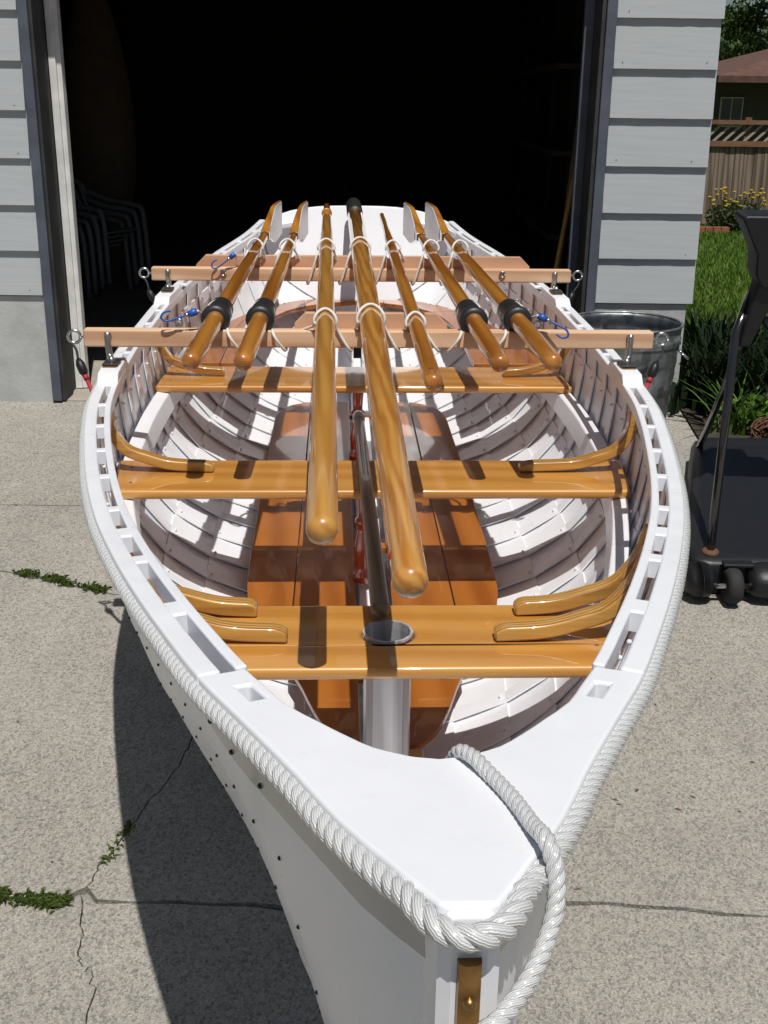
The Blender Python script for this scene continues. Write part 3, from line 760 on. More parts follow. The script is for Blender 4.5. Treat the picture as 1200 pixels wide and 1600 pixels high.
# ------------------------------------------------------------------ trailer under the boat
tr = thing('boat_trailer', 'low galvanised trailer mostly hidden beneath the white rowboat', 'trailer', B(0, 2.4, gz(2.95)), ROT)
MB().box(-.22, -.17, -.7, 1.9, .17, .22).build('frame_rail', M['steel'], tr); MB().box(.17, .22, -.7, 1.9, .17, .22).build('frame_rail', M['steel'], tr)
MB().box(-.22, .22, -.6, -.55, .222, .30).build('cross_member', M['steel'], tr); MB().box(-.25, .25, 1.0, 1.05, .222, .30).build('cross_member', M['steel'], tr)
MB().box(-.42, .42, -.03, .03, .12, .168).build('axle', M['steel'], tr)
for s in (-1, 1):
    w = MB().lathe([(.09, -.05), (.19, -.06), (.205, -.03), (.205, .03), (.19, .06), (.09, .05)], 28, (s*.45, 0, .16), 'X').build('wheel', M['tyre'], tr, True)
    MB().lathe([(.09, -.045), (.03, -.055), (.03, .055), (.09, .045)], 20, (s*.45, 0, .16), 'X').build('rim', M['steel'], w, True)

# ------------------------------------------------------------------ cross bars over the gunwales
def notch_board(xs0, xs1, z0, z1, y0, y1, ch, notches, nr):
    """board on edge, chamfered top corners, round notches in the top edge (pairs x, depth)"""
    top = [(xs0, z0), (xs0, z1-ch), (xs0+ch, z1)]
    for x, d in sorted(notches):
        w = nr*1.05
        for a in np.linspace(0, math.pi, 9): top.append((x-w*math.cos(a), z1-d*math.sin(a)))
    top += [(xs1-ch, z1), (xs1, z1-ch), (xs1, z0)]
    n = len(top)
    v = [(x, y0, z) for x, z in top]+[(x, y1, z) for x, z in top]
    return MB().add(v, [tuple(range(n)), tuple(range(2*n-1, n-1, -1))]+[(i, n+i, n+(i+1) % n, (i+1) % n) for i in range(n)])
BARS = ((2.37, 2.315), (3.51, 3.385))
BT = 0.797; BH = 0.046
XS = {'A': (-.412, -.385), 'B': (-.294, -.27), 'C': (-.122, -.131), 'D': (-.002, -.009), 'E': (.116, .109), 'F': (.272, .246), 'G': (.391, .351)}
for i, (y, yp) in enumerate(BARS):
    t = thing('crossbar', ['near pale lumber crossbar with a short rest for three spars', 'far pale lumber crossbar with a long chamfered rest for all oars and spars'][i], 'crossbar', B(0, y, BT-BH), ROT, 'wooden crossbars spanning the gunwales')
    L = 0.757
    MB().box(-L, L, -.020, .020, 0, BH).build('beam', M['raw'], t, bevel=.005, seg=3)
    if i == 0: nb = notch_board(-.205, .205, 0.002, BH+.040, .0206, .046, .030, [(XS[k][0], .040) for k in 'CDE'], .026)
    else: nb = notch_board(-.60, .61, 0.002, BH+.040, .0206, .046, .034, [(XS[k][1], .012) for k in 'ABCDEFG'], .022)
    nb.build('spar_rest', M['raw2'], t, bevel=.002)
    for s in (-1, 1):
        eb = MB().tube([(s*(L-.01), 0, .024), (s*(L+.012), 0, .024)], .004, 8).build('eye_bolt', M['steel'], t, True)
        a = np.linspace(0, 2*math.pi, 22)
        MB().tube(np.c_[s*(L+.0275)+.0165*np.cos(a), np.zeros(22), .024+.0165*np.sin(a)], .0042, 7).build('eye', M['steel'], eb, True)
        gx = gp(yp, .028, s, 0)[0]; zpad = float(zs(yp))+.0245-(BT-BH)
        br = MB().tube(smoothpath([(gx+s*.012, -.0235, BH-.006), (gx+s*.012, -.027, .02), (gx+s*.008, -.034, -.02), (gx, yp-y, zpad+.012), (gx, yp-y, zpad)], 20), .0085, 10).build('bracket', M['steel'], t, True)
        MB().lathe([(.010, 0), (.010, .004), (.004, .007)], 12, (gx+s*.012, -.0235, BH-.012), 'Z').build('bolt', M['steel'], br, True)
        MB().box(gx-.020, gx+.020, yp-y-.03, yp-y+.03, zpad, zpad+.006).build('bracket_foot', M['black'], br, bevel=.002)
    # small screw eyes the white cord hooks on to
    for xx in ((-.505, .44) if i == 0 else (-.50, .505)):
        a = np.linspace(0, 2*math.pi, 16)
        MB().tube(np.c_[xx+.010*np.cos(a), np.full(16, -.024-.0), (.066 if i == 0 else .03)+.010*np.sin(a)], .0028, 6).build('screw_eye', M['steel'], t, True)

# ------------------------------------------------------------------ spars and oars
def axis_line(k, z1, z2, y1=2.37, y2=3.53):
    x1, x2 = XS[k]
    return lambda y: np.array([x1+(x2-x1)*(y-y1)/(y2-y1), y, z1+(z2-z1)*(y-y1)/(y2-y1)])
def round_end(r, y, d, n=6):     # hemispherical end profile
    return [(max(r*math.sin(a), .0006), y-d*r*.8*math.cos(a)) for a in np.linspace(0.0, math.pi/2, n)]
def spar_thing(name, label, cat, line, y0, group=None):
    p0, p1 = line(y0), line(y0+1); t = thing(name, label, cat, B(*p0), 0, group)
    d = p1-p0; d /= np.linalg.norm(d)
    wd = Vector((d[0]*math.cos(ROT)-d[1]*math.sin(ROT), d[0]*math.sin(ROT)+d[1]*math.cos(ROT), d[2]))
    up = Vector((0, 0, 1)); xa = wd.cross(up).normalized(); za = xa.cross(wd)
    t.rotation_euler = Matrix((xa, wd, za)).transposed().to_euler(); return t
def pole(prof, nm, mat, t, n=24): return MB().lathe(prof, n, (0, 0, 0), 'Y').build(nm, mat, t, True)
lC = axis_line('C', .822, .860); lD = axis_line('D', .829, .864); lE = axis_line('E', .819, .857)
yC, yD, yE = 0.935, 0.735, 1.76
t = spar_thing('boom_spar', 'long varnished yellow spar with plain rounded end, left of the thick mast', 'spar', lC, yC)
pole(round_end(.0245, .02, 1)+[(.0245, .3), (.0255, 1.4), (.0245, 2.6), (.021, 3.4), (.017, 3.58)], 'pole', M['spar'], t)
pole([(.019, 3.581), (.023, 3.583), (.023, 3.60), (.017, 3.605), (.0155, 3.82), (.009, 3.835)], 'spar_tip', M['oar'], t)
t = spar_thing('mast', 'thick bold grained varnished mast with black sleeve on its far end', 'mast', lD, yD)
m_ = pole(round_end(.0245, .02, 1)+[(.0245, .10), (.0275, .6), (.031, 1.5), (.0335, 2.8), (.0335, 3.75)], 'pole', M['mastw'], t, 28)
pole([(.0335, 3.751), (.0355, 3.753), (.0355, 4.07), (.030, 4.085)], 'sleeve', M['black'], t)
MB().sphere((-.0205, .085, .006), .0075, 10, 6).build('sheave_hole', M['red'], t, True)
t = spar_thing('sprit_spar', 'slender varnished spar tapering to a thin far end, right of the mast', 'spar', lE, yE)
pole(round_end(.0205, .017, 1)+[(.0205, .10), (.021, .8), (.0185, 1.8), (.0125, 2.72), (.008, 2.74)], 'pole', M['oar'], t)
MB().sphere((-.003, .055, .0165), .006, 8, 6).build('sheave_hole', M['dark'], t, True)
OARS = [('A', 1.905, 'varnished oar outermost on the left, white faced blade by the port quarter', -1),
        ('B', 1.90, 'varnished oar second from the left, its white faced blade turned inward', -1),
        ('F', 1.895, 'varnished oar third along from the mast, second from the right rail', 1),
        ('G', 1.905, 'varnished oar outermost on the right, its handle above the thwart end', 1)]
for k, y0, lab, s in OARS:
    ln = axis_line(k, .823, .853)
    t = spar_thing('oar', lab, 'oar', ln, y0, 'varnished oars laid across the bars')
    yb = 2.02     # where the blade throat begins
    pole(round_end(.0215, .017, 1)+[(.0225, .10), (.0235, .35), (.0235, .72), (.0225, 1.2), (.020, 1.6), (.0165, 1.95), (.0145, yb)], 'shaft', M['oar'], t)
    co = pole([(.0255, .455), (.036, .458), (.0385, .466), (.0385, .478), (.036, .486), (.033, .488), (.033, .60), (.027, .608)], 'leather_collar', M['black'], t)
    pole([(.0335, .4895), (.0352, .492), (.0352, .498), (.0335, .5005)], 'collar_ring', M['brass'], co)
    # spoon blade standing on edge: height grows from throat to square tip, curling up
    L = .48; f = np.linspace(0, 1, 16); rows = []; rows2 = []
    for q in f:
        hw = .0145+(.075-.0145)*min(1, q*1.6)**1.2*(1-.06*max(0, q-.8)/.2)
        zc = .012*max(0, q-.1)**1.5+.0; th = .0135*(1-q)**1.2+.0042
        cx = .028*q*q; rows.append([(-s*(cx-th), yb-.004+q*L, zc-hw), (-s*(cx+th), yb-.004+q*L, zc-hw), (-s*(cx+th), yb-.004+q*L, zc+hw), (-s*(cx-th), yb-.004+q*L, zc+hw)])
        if q >= .2: rows2.append([(-s*(cx+th+.0005), yb-.006+q*L, zc-hw+.005), (-s*(cx+th+.0022), yb-.006+q*L, zc-hw+.005), (-s*(cx+th+.0022), yb-.006+q*L, zc+hw-.006), (-s*(cx+th+.0005), yb-.006+q*L, zc+hw-.006)])
    if s < 0: rows = [r[::-1] for r in rows]; rows2 = [r[::-1] for r in rows2]
    bl = MB().loft(rows).build('blade', M['oar'], t, bevel=.003, seg=2)
    MB().loft(rows2).build('painted_face', M['white'], bl)
    MB().lathe([(.0152, yb-.03), (.0166, yb-.026), (.0166, yb-.012), (.0152, yb-.008)], 16, (0, 0, 0), 'Y').build('throat_band', M['black'], t, True)
# dark pole on the thwarts
p0, p1 = np.array([-.012, 1.215, .5145]), np.array([-.030, 2.56, .5125])
ln = lambda y: p0+(p1-p0)*(y-1.215)/(2.56-1.215)
t = spar_thing('boathook_pole', 'dark weathered pole with metal ferrule lying over the thwarts beneath the mast', 'pole', ln, 1.215)
pole(round_end(.0172, .015, 1)+[(.0176, .05), (.0165, .6), (.0145, 1.28)], 'pole', M['grey_wood'], t)
pole([(.015, 1.281), (.0175, 1.283), (.0175, 1.325), (.013, 1.335)], 'ferrule', M['steel'], t)

# ------------------------------------------------------------------ bungee cords
def over(x, z, r, yb, a0=-20, a1=200, n=14):
    return [(x-(r)*math.cos(R(a)), yb, z+r*math.sin(R(a))) for a in np.linspace(a0, a1, n)]
RAD = {'A': .0235, 'B': .0235, 'C': .0255, 'D': .032, 'E': .0215, 'F': .0235, 'G': .0235}
def hook(t, p, d, tip):
    """blue wound sleeve and open wire hook from p towards d"""
    p = np.array(p); d = np.array(d, float); d /= np.linalg.norm(d)
    b = MB().tube([p, p+d*.012, p+d*.024], [.0085, .010, .0085], 10).build('hook_sleeve', M['blue'], t, True)
    MB().tube([p+d*.024, p+d*.034], .006, 8).build('hook_ferrule', M['steel'], b, True)
    q = p+d*.034; u = np.array(tip, float); u -= d*np.dot(u, d); u /= np.linalg.norm(u)
    MB().tube(smoothpath([q, q+d*.03, q+d*.052+u*.004, q+d*.060+u*.016, q+d*.048+u*.026, q+d*.03+u*.024], 20), .0028, 7).build('wire_hook', M['blue'], b, True)
for i, (y, yp) in enumerate(BARS):
    t = thing('bungee_cord', ['near white bungee cord lashing the oars and spars to the crossbar', 'far white bungee cord lashing the oars and spars to the crossbar'][i], 'bungee cord', B(0, y, BT), ROT, 'white bungee cords over the oars')
    dx = 1 if i == 0 else -1
    pts = []
    zl = {k: (.025 if i == 0 else .070) for k in 'ABCDEFG'}
    if i == 0:
        zl.update({'C': .026+.0, 'D': .032, 'E': .022})
    pts.append((-.455 if i == 0 else -.455, -.026, .052 if i == 0 else .052))
    yf = -.026
    order = 'ABCDEFG'
    for k in order:
        x = XS[k][i]; r = RAD[k]+.0045; z = zl[k]
        if i == 0 and k in 'AB' : dirn = 1
        elif i == 0 and k in 'FG': dirn = -1
        else: dirn = dx
        arc = over(x, z, r, 0)
        back = .115 if (i == 0 and k in 'ABFG') else 0.0
        if back: arc = over(x, z-.001, .033, 0)
        ar = [(p[0], back+(.0 if i == 0 else .028)+(-.030)*abs(math.cos(R(-20+220*j/13)))*(1 if True else 0), p[2]) for j, p in enumerate(arc)]
        foot = (x+dirn*(r+.032), -.0265, -.046)
        if dirn > 0:
            pts += ar+[(x+r+.006, -.0245, z-.030), foot, (x+r+.040, -.0, -.0525), (x+r+.036, .052, -.03)]
        else:
            pts += [(x-r-.036, .052, -.03), (x-r-.040, 0, -.0525), foot, (x-r-.006, -.0245, z-.030)]+ar
        if i == 0 and k not in 'FG' or dirn > 0: pass
    if i == 0: pts.append((.44, -.03, .045))
    else: pts += [(XS['G'][1]+.036, .02, .03), (XS['G'][1]+.034, .052, -.02)]
    path = smoothpath(pts, len(pts)*5)
    MB().tube(resample(path, .006), .0040, 7).build('cord', M['cord'], t, True)
    if i == 0:
        hook(t, (-.455, -.027, .052), (-1, -.12, -.35), (0, 0, 1)); hook(t, (.440, -.03, .045), (1, -.3, -.42), (0, 0, -1))
    else:
        hook(t, (-.455, -.026, .052), (-1, -.2, -.8), (-.6, 0, .6))
def strap(x0, y0, z0, x1, y1, z1, label, mat, grp):
    t = thing('tie_down_cord', label, 'bungee cord', B(x0, y0, z0), ROT, grp)
    d = np.array([x1-x0, y1-y0, z1-z0]); L = np.linalg.norm(d); u = d/L
    MB().tube(smoothpath([(0, 0, 0), u*.02+np.array([.006, 0, 0]), u*.05], 10), .0035, 7).build('hook', M['dark'], t, True)
    MB().tube([u*.048, u*.062, u*.085, u*.095], [.006, .012, .012, .007], 10).build('sleeve', M['bplastic'], t, True)
    MB().tube([u*.094, u*.108], .0075, 8).build('collar', M[mat], t, True)
    MB().tube([u*.108, d], .0055, 8).build('cord', M[mat], t, True)
strap(-.795, 2.37, .760, -.722, 2.31, .60, 'red tie-down cord hanging from the left end of the near crossbar', 'redcord', 'tie-down cords from the crossbar ends')
strap(.790, 2.37, .758, .722, 2.31, .60, 'red tie-down cord hanging from the right end of the near crossbar', 'redcord', 'tie-down cords from the crossbar ends')
strap(-.79, 3.51, .760, -.722, 3.46, .62, 'black tie-down cord hanging from the left end of the far crossbar', 'bplastic', 'tie-down cords from the crossbar ends')
strap(.79, 3.51, .760, .722, 3.46, .62, 'black tie-down cord hanging from the right end of the far crossbar', 'bplastic', 'tie-down cords from the crossbar ends')

# ------------------------------------------------------------------ trash can
can = thing('trash_can', 'dented galvanised metal trash can without lid beside the right wall', 'trash can', (0.995, 4.66, gz(4.66)))
can.scale = (1.11, 1.11, 1.07)
pr = [(.165, 0), (.172, .01)]
for k in range(26): pr.append((.172+.030*k/25+.0015*math.sin(k*2.1), .015+.43*k/25))
pr += [(.2035, .455), (.209, .462), (.2035, .470), (.209, .478), (.2035, .486), (.206, .515), (.206, .527)]
n = 64; ang = np.arange(n)*2*math.pi/n; rings = []
for r, h in pr:
    rr = np.full(n, r)
    for a0, h0, d, wa, wh in ((-2.0, .22, .035, .35, .10), (-1.3, .35, .03, .3, .07), (-.9, .15, .02, .3, .1), (-2.6, .3, .02, .3, .1), (-1.75, .36, .018, .25, .05)):
        da = (ang-a0+math.pi) % (2*math.pi)-math.pi
        rr = rr-d*np.clip(1-np.abs(da)/wa-abs(h-h0)/wh, 0, 1)
    rings.append(np.c_[rr*np.cos(ang), rr*np.sin(ang), np.full(n, h)])
inner = [np.c_[(np.array(r0[:, 0]))*.985, r0[:, 1]*.985, r0[:, 2]] for r0 in rings[::-1]]
MB().loft(rings+inner, caps=False).build('body', M['galv'], can, True)
MB().lathe([(.0, .012), (.165, .012)], 40, caps=False).build('bottom', M['galv'], can)
a = np.linspace(0, 2*math.pi, 65)
MB().tube(np.c_[.208*np.cos(a), .208*np.sin(a), np.full(65, .530)], .0055, 8).build('rim', M['galv'], can, True)
for s in (-1, 1):
    MB().tube(smoothpath([(s*.206, -.05, .42), (s*.235, -.05, .40), (s*.235, .05, .40), (s*.206, .05, .42)], 14), .005, 6).build('handle', M['steel'], can, True)
bt = thing('bottle', 'small blue plastic bottle standing inside the metal trash can', 'bottle', (0.975, 4.70, gz(4.66)+.0135))
MB().lathe([(.03, 0), (.03, .36), (.014, .40), (.014, .43)], 14).build('body', M['blue'], bt, True)
MB().lathe([(.016, .431), (.016, .46), (.010, .463)], 12).build('cap', M['blue'], bt, True)

# ------------------------------------------------------------------ portable basketball stand
bs_ = thing('basketball_stand', 'black plastic basketball hoop base with wheel and black pole right of the boat', 'basketball stand', (1.5, 3.93, gz(3.93)))
bs_.rotation_euler = (math.atan(SLOPE), 0, 0)
def inset(poly, d):
    c = np.mean(poly, axis=0); return [tuple(np.array(p)+(c-np.array(p))*d/np.linalg.norm(c-np.array(p))) for p in poly]
b0 = [(-.47, -.46), (-.42, -.49), (.50, -.49), (.55, -.44), (.55, .62), (.50, .66), (-.16, .66), (-.21, .62), (-.49, -.40)]
b1 = inset(b0, .02); b2 = inset(b0, .055); b3 = inset(b0, .12); b4 = inset(b0, .15)
rg = [[(x, y, z) for x, y in q] for q, z in ((b0, .006), (b0, .075), (b1, .112), (b2, .125), (b3, .125), (b4, .113))]
MB().loft(rg).build('base', M['bplastic'], bs_, bevel=.008, seg=3)
def lob(x0, x1):
    q = []
    for x, k in ((x0, .6), (x0+.02, .92), (x0+.05, 1), (x1-.05, 1), (x1-.02, .92), (x1, .6)):
        q.append([(x, -.50+.075*k*math.cos(a), .066+.058*k*math.sin(a)) for a in np.linspace(0, 2*math.pi, 18, endpoint=False)])
    return MB().loft(q)
lob(-.50, -.405).build('tank_lobe', M['bplastic'], bs_, True); lob(-.295, .56).build('tank_lobe', M['bplastic'], bs_, True)
wh = MB().lathe([(.02, -.022), (.052, -.024), (.060, -.012), (.060, .012), (.052, .024), (.02, .022)], 28, (-.35, -.535, .062), 'X').build('wheel', M['tyre'], bs_, True)
MB().lathe([(.009, -.06), (.009, .06)], 10, (-.35, -.535, .062), 'X').build('axle', M['steel'], wh, True)
MB().box(-.38, -.28, -.515, -.48, .118, .130).build('wheel_guard', M['bplastic'], bs_, bevel=.003)
for x, y in ((.05, -.15), (.2, .25)):
    MB().lathe([(.055, .124), (.055, .134), (.04, .138), (.0, .138)], 20, (x, y, 0)).build('filler_cap', M['bplastic'], bs_, True)
MB().tube([(-.40, -.415, .12), (-.285, .03, .745), (-.235, .09, .88)], .0150, 12).build('brace_rod', M['bmetal'], bs_, True)
MB().lathe([(.030, .12), (.028, .130), (.018, .134)], 16, (-.40, -.415, 0)).build('rod_socket', M['twig'], bs_, True)
MB().tube([(-.205, .52, .12), (-.21, .30, .45), (-.232, .05, .84)], .014, 10).build('brace_rod', M['bmetal'], bs_, True)
MB().tube([(.35, .25, .12), (-.02, .1, .60), (-.19, .05, .80)], .012, 10).build('brace_rod', M['bmetal'], bs_, True)
MB().loft([[(x-w, y-.04, z), (x+w, y-.04, z), (x+w, y+.04, z), (x-w, y+.04, z)] for x, y, z, w in ((-.25, .06, .70, .022), (-.19, .06, .95, .045), (-.10, .06, 1.20, .06), (.03, .06, 1.48, .065))]).build('pole', M['bplastic'], bs_, bevel=.012, seg=3)
MB().loft([[(x0, .0, z), (x1, .0, z), (x1, .12, z), (x0, .12, z)] for x0, x1, z in ((-.225, .1, .915), (-.255, .12, .96), (-.262, .12, 1.03), (-.325, .12, 1.145), (-.315, .12, 1.158))]).build('bracket_cover', M['bplastic'], bs_, bevel=.008)

# ------------------------------------------------------------------ plants on the right
def leaves(n, centre, rad, size, seed, mb=None, flat=0.0, aspect=2.0):
    r = np.random.default_rng(seed); mb = mb or MB()
    u = r.normal(size=(n, 3)); u /= np.linalg.norm(u, axis=1)[:, None]; u *= (r.random(n)**0.45)[:, None]
    P = np.array(centre)+u*np.array(rad)
    for p in P:
        d = r.normal(size=3); d[2] *= (1-flat); d /= np.linalg.norm(d); e = np.cross(d, r.normal(size=3)); e /= np.linalg.norm(e)+1e-9
        s = size*r.uniform(.6, 1.3)
        mb.add([p-d*s, p+e*s/aspect, p+d*s, p-e*s/aspect], [(0, 1, 2, 3)])
    return mb
def blade_plant(name, label, loc, n, h, lean, w, seed, mat='iris', cat='plant', group=None):
    r = np.random.default_rng(seed); t = thing(name, label, cat, loc, 0, group); mb = MB()
    for i in range(n):
        a = r.uniform(0, 2*math.pi); x0, y0 = r.normal(0, .10 if n > 100 else .04, 2); hh = h*r.uniform(.6, 1.1); ln = lean*r.uniform(.3, 1.2)
        q = []
        for k in range(6):
            s = k/5; q.append((x0+math.cos(a)*ln*s**1.8, y0+math.sin(a)*ln*s**1.8, hh*(s-.25*s**3*ln*2)))
        pz = np.array([-math.sin(a), math.cos(a), 0])*w
        v = []
        for k, p in enumerate(q):
            ww = (1-(k/5)**2)*1.0+.03; v += [np.array(p)-pz*ww, np.array(p)+pz*ww]
        mb.add(v, [(2*k, 2*k+1, 2*k+3, 2*k+2) for k in range(5)])
    mb.build('foliage', M[mat], t); return t
IR = [(1.56, 5.25, .34, 'dark iris clump nearest the white wall corner'), (1.72, 5.6, .36, 'dark iris clump behind the first, close to the garage side'),
      (1.95, 5.2, .36, 'dark iris clump behind the black base, left of the shining rod'), (1.58, 4.93, .30, 'low arching bright grass clump at the foot of the garage corner'),
      (2.3, 5.4, .40, 'dark iris clump just right of the black rod'), (1.75, 6.15, .34, 'dark iris clump farthest back along the garage side'),
      (2.1, 5.95, .36, 'dark iris clump in the middle of the bed below the lawn'), (2.5, 6.2, .36, 'dark iris clump at the lawn edge behind the black pole'), (2.7, 5.6, .42, 'dark iris clump at the right edge of the bed')]
for i, (x, y, h, lab) in enumerate(IR):
    blade_plant('iris_plant', lab, (x, y, gz(y)-.014 if y < 5.2 else 0), 170 if i != 3 else 26, h, .22 if i != 3 else .3, .014 if i != 3 else .009, 60+i, 'iris' if i != 3 else 'shrub', 'plant', 'strap leaved plants beside the garage')
t = thing('shrub', 'bright green small leaved shrub at the right edge behind the black base', 'shrub', (1.86, 4.95, gz(4.95)-.014))
leaves(900, (0, 0, .10), (.30, .16, .09), .022, 5, aspect=1.5).build('foliage', M['shrub'], t)
for i in range(7): MB().tube([(0, 0, 0), (random.uniform(-.2, .2), random.uniform(-.12, .12), .2)], .004, 5).build('stem', M['bark'], t)
t = thing('twig_bundle', 'rusty brown coiled twig ball on the soil behind the black base', 'twig ball', (1.72, 4.76, gz(4.76)-.012))
mb = MB()
for i in range(60):
    ax = rng.normal(size=3); ax /= np.linalg.norm(ax); u = np.cross(ax, rng.normal(size=3)); u /= np.linalg.norm(u); w = np.cross(ax, u)
    a = np.linspace(0, rng.uniform(2, 5), 14); rr = rng.uniform(.05, .10)
    P = np.cos(a)[:, None]*u*rr+np.sin(a)[:, None]*w*rr; P[:, 2] = P[:, 2]*.7+.075
    mb.tube(P*np.array([1.2, 1, 1]), .0035, 5)
mb.build('twigs', M['twig'], t, True)
t = thing('yellow_flower_plant', 'yellow flowered grey green clump in front of the weathered fence', 'plant', (4.98, 16.6, lz(16.6)))
leaves(1500, (0, 0, .22), (.42, .3, .24), .045, 9, aspect=3).build('foliage', M['herb'], t)
for i in range(46):
    a, rr = rng.uniform(0, 6.28), rng.random()**.5*.42; x, y = rr*math.cos(a), rr*math.sin(a)*.7; h = rng.uniform(.36, .60)
    st = MB().tube([(x*.8, y*.8, .3), (x, y, h)], .005, 4).build('flower_stem', M['herb'], t)
    MB().lathe([(.024, 0), (.030, .008), (.014, .017)], 9, (x, y, h)).build('flower_head', M['yellow'], t, True)
ed = thing('brick_edging', 'low red brick edging at the lawn end below the fence', 'edging', (4.6, 16.3, lz(16.3)))
for i in range(5): MB().box(-.35+.115*i, -.245+.115*i, -.05, .05, 0, .09+.01*random.random()).build('brick', M['brick'], ed)

# lawn grass in the part one can see
gm = MB(); n = 26000; r = np.random.default_rng(11)
yy = 6.9+10.6*r.random(n)**0.8; f0 = (1090-600)/1755*1.0; xx = yy*(0.235+.20*r.random(n))
for x, y in zip(xx, yy):
    a = r.uniform(0, 6.28); h = r.uniform(.035, .075); w = .004+.0006*y; z = lz(y)
    lx, ly = r.normal(0, .025, 2)
    gm.add([(x-w*math.cos(a), y-w*math.sin(a), z), (x+w*math.cos(a), y+w*math.sin(a), z), (x+lx, y+ly, z+h)], [(0, 1, 2)])
stuff(gm.build('lawn_grass', M['grass']))

# weeds growing in the cracks
def weeds(pts, n, spread, hmin, hmax, seed):
    r = np.random.default_rng(seed); mb = MB(); P = np.asarray(pts)
    for i in range(n):
        k = r.integers(0, len(P)-1); w = r.random(); p = P[k]*(1-w)+P[k+1]*w
        if math.sin(p[0]*41+seed)+math.sin(p[0]*97+2*seed)*.7 < r.normal(-.35, .35): continue
        x, y = p[0]+r.normal(0, spread), p[1]+r.normal(0, spread*.8); z = gz(y)+.001
        a = r.uniform(0, 6.28); h = r.uniform(hmin, hmax); l = r.uniform(.003, .02); d = np.array([math.cos(a), math.sin(a), 0]); e = np.array([-d[1], d[0], 0])*r.uniform(.0015, .003)
        b = np.array([x, y, z]); mid = b+d*l*.5+np.array([0, 0, h]); tip = b+d*l*1.3+np.array([0, 0, h*.8])
        mb.add([b-e*.5, b+e*.5, mid+e, tip, mid-e], [(0, 1, 2, 3, 4)])
    return mb
def gpix(px, py):   # used for nothing but documenting where the weeds stand on the ground
    return px, py
w1 = [(-1.02, 2.09), (-.93, 2.09), (-.86, 2.085), (-.80, 2.07), (-.72, 2.065), (-.68, 2.085)]
w2 = [(-1.24, 3.5), (-1.17, 3.5), (-1.13, 3.5), (-1.05, 3.5), (-.98, 3.5), (-.93, 3.5)]
def onjoint(pts, j): return [(x, float(np.interp(x, j[:, 0], j[:, 1]))) for x, _ in pts]
o = weeds(onjoint(w1, jB), 1300, .010, .004, .015, 1).build('crack_weeds', M['weed']); stuff(o)
o = weeds(onjoint(w2, jA), 800, .011, .004, .018, 2).build('crack_weeds', M['weed']); stuff(o)
o = weeds([(-.635, 2.16), (-.62, 2.25), (-.60, 2.31)], 70, .006, .003, .010, 3).build('crack_weeds', M['weed']); stuff(o)

# ------------------------------------------------------------------ fence, neighbour house, trees
FY = 18.0; fz = lz(FY)
fe = thing('fence', 'weathered board fence with lattice top across the end of the lawn', 'fence', (5.5, FY, fz))
x = -2.6; i = 0
while x < 3.4:
    w = random.uniform(.135, .15)
    MB().box(x, x+w, random.uniform(-.006, .006), .022, .03+random.uniform(0, .03), 1.18).build('fence_board', M['fence'], fe); x += w+.006; i += 1
MB().box(-2.6, 3.4, -.045, -.008, 1.181, 1.26).build('rail', M['rail'], fe); MB().box(-2.6, 3.4, -.05, .03, 1.50, 1.56).build('rail', M['rail'], fe)
for k in range(38):
    x0 = -2.6+.155*k
    MB().add([(x0, -.004, 1.262), (x0+.05, -.004, 1.262), (x0+.30, -.004, 1.499), (x0+.25, -.004, 1.499), (x0, .008, 1.262), (x0+.05, .008, 1.262), (x0+.30, .008, 1.499), (x0+.25, .008, 1.499)],
             [(0, 1, 2, 3), (7, 6, 5, 4), (0, 4, 5, 1), (1, 5, 6, 2), (2, 6, 7, 3), (3, 7, 4, 0)]).build('lattice_slat', M['lattice'], fe)
for xx in (-2.5, -.1, 2.3): MB().box(xx, xx+.09, .024, .11, 0, 1.6).build('post', M['rail'], fe)
ho = thing('neighbour_house', 'dark brown neighbouring house with low reddish roof behind the fence', 'house', (10.4, 26, -.4))
MB().box(-3.42, 6, 0, 6, 0, 2.2).build('wall', M['house'], ho)
MB().add([(-3.5, -.7, 2.15), (7, -.7, 2.15), (7, 7, 2.15), (-3.5, 7, 2.15), (1.6, 3, 3.7), (4, 3, 3.7), (-3.5, -.7, 2.28), (7, -.7, 2.28), (7, 7, 2.28), (-3.5, 7, 2.28)],
         [(3, 2, 1, 0), (0, 1, 7, 6), (1, 2, 8, 7), (2, 3, 9, 8), (3, 0, 6, 9), (6, 7, 5, 4), (7, 8, 5), (8, 9, 4, 5), (9, 6, 4)]).build('roof', M['roof'], ho)
MB().box(-1.2, 7.02, -.78, -.71, 2.20, 2.30).build('gutter', M['lattice'], ho)
for xx, ww, z0 in ((-3.22, .50, 1.25), (1.6, 1.1, .95)):
    wf = MB().box(xx, xx+ww, -.05, -.002, z0, 1.86).build('window', M['lattice'], ho)
    MB().box(xx+.03, xx+ww/2-.015, -.058, -.051, z0+.03, 1.83).build('pane', M['glass'], wf); MB().box(xx+ww/2+.015, xx+ww-.03, -.058, -.051, z0+.03, 1.83).build('pane', M['glass'], wf)
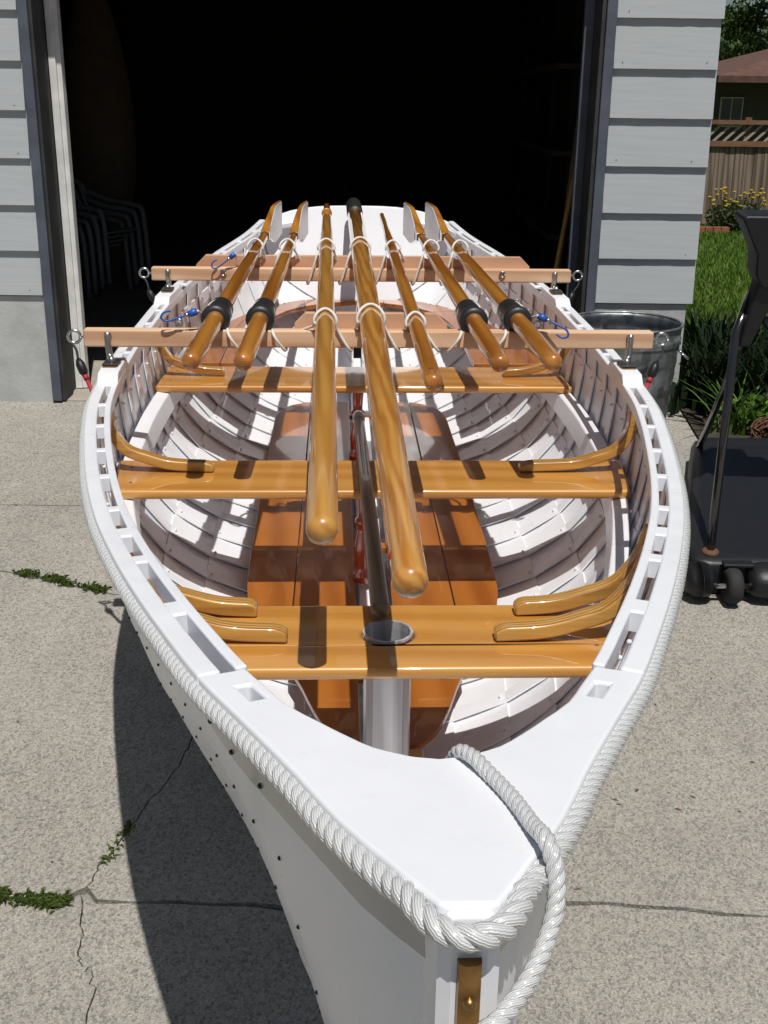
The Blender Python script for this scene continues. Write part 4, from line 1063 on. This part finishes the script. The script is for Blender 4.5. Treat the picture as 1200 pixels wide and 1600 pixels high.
def tree(name, label, loc, h, cr, n, mat, seed, size=.16, low=.25, nc=26):
    r = np.random.default_rng(seed); t = thing(name, label, 'tree', loc, 0, 'trees beyond the fence')
    MB().tube([(0, 0, -.2), (.1, 0, h*.3), (0, .1, h*.75)], [.26, .2, .07], 10).build('trunk', M['bark'], t, True)
    mb = MB(); lb = MB()
    for k in range(nc):
        a = r.uniform(0, 6.28); rr = cr*r.random()**.5; z = h*r.uniform(low, 1.0); q = 1-abs(z/h-.55)*.9
        c = (rr*math.cos(a)*q, rr*math.sin(a)*q, z); s = cr*r.uniform(.16, .30)
        leaves(n//nc, c, (s, s, s*.6), size, int(r.integers(1e6)), mb, aspect=1.7)
        lb.tube([(0, 0, z*.7), c], [.05, .015], 5)
    lb.build('limbs', M['bark'], t); mb.build('crown', M[mat], t)
tree('broadleaf_tree', 'tall light green tree rising behind the neighbouring house on the right', (12.1, 33, -.5), 7.5, 3.0, 15000, 'leaf', 1, .085, .18, 34)
tree('broadleaf_tree', 'dark spreading tree behind the house, nearest the garage corner', (8.6, 36, -.5), 7.5, 2.6, 12000, 'dleaf', 2, .09, .15, 26)
tree('broadleaf_tree', 'dark low tree far behind the house roof', (12.5, 44, -.5), 4.6, 4.5, 9000, 'dleaf', 3, .12, .1, 30)
tree('broadleaf_tree', 'mid green tree at the far right beyond the roof', (16.5, 38, -.5), 9, 4, 12000, 'leaf', 4, .10, .15, 34)
# dry bits lying on the driveway
db = MB(); rd = np.random.default_rng(21)
spots = [(.655, 2.448), (.745, 2.378)]+[(rd.uniform(-1.6, 1.6), rd.uniform(1.0, 5.0)) for _ in range(90)]
for i, (x, y) in enumerate(spots):
    if abs(x+.04*y-.08) < .45 and i > 1: continue
    a = rd.uniform(0, 6.28); l, w = (rd.uniform(.004, .012), rd.uniform(.002, .004)) if i > 1 else (.010, .005)
    c, sn = math.cos(a), math.sin(a); z = gz(y)
    P = [(-l, -w*.4), (0, -w), (l, 0), (0, w)]
    db.add([(x+c*p-sn*q, y+sn*p+c*q, z+.0012) for p, q in P]+[(x, y, z+.004)], [(0, 1, 4), (1, 2, 4), (2, 3, 4), (3, 0, 4)])
stuff(db.build('dry_debris', M['twig']))
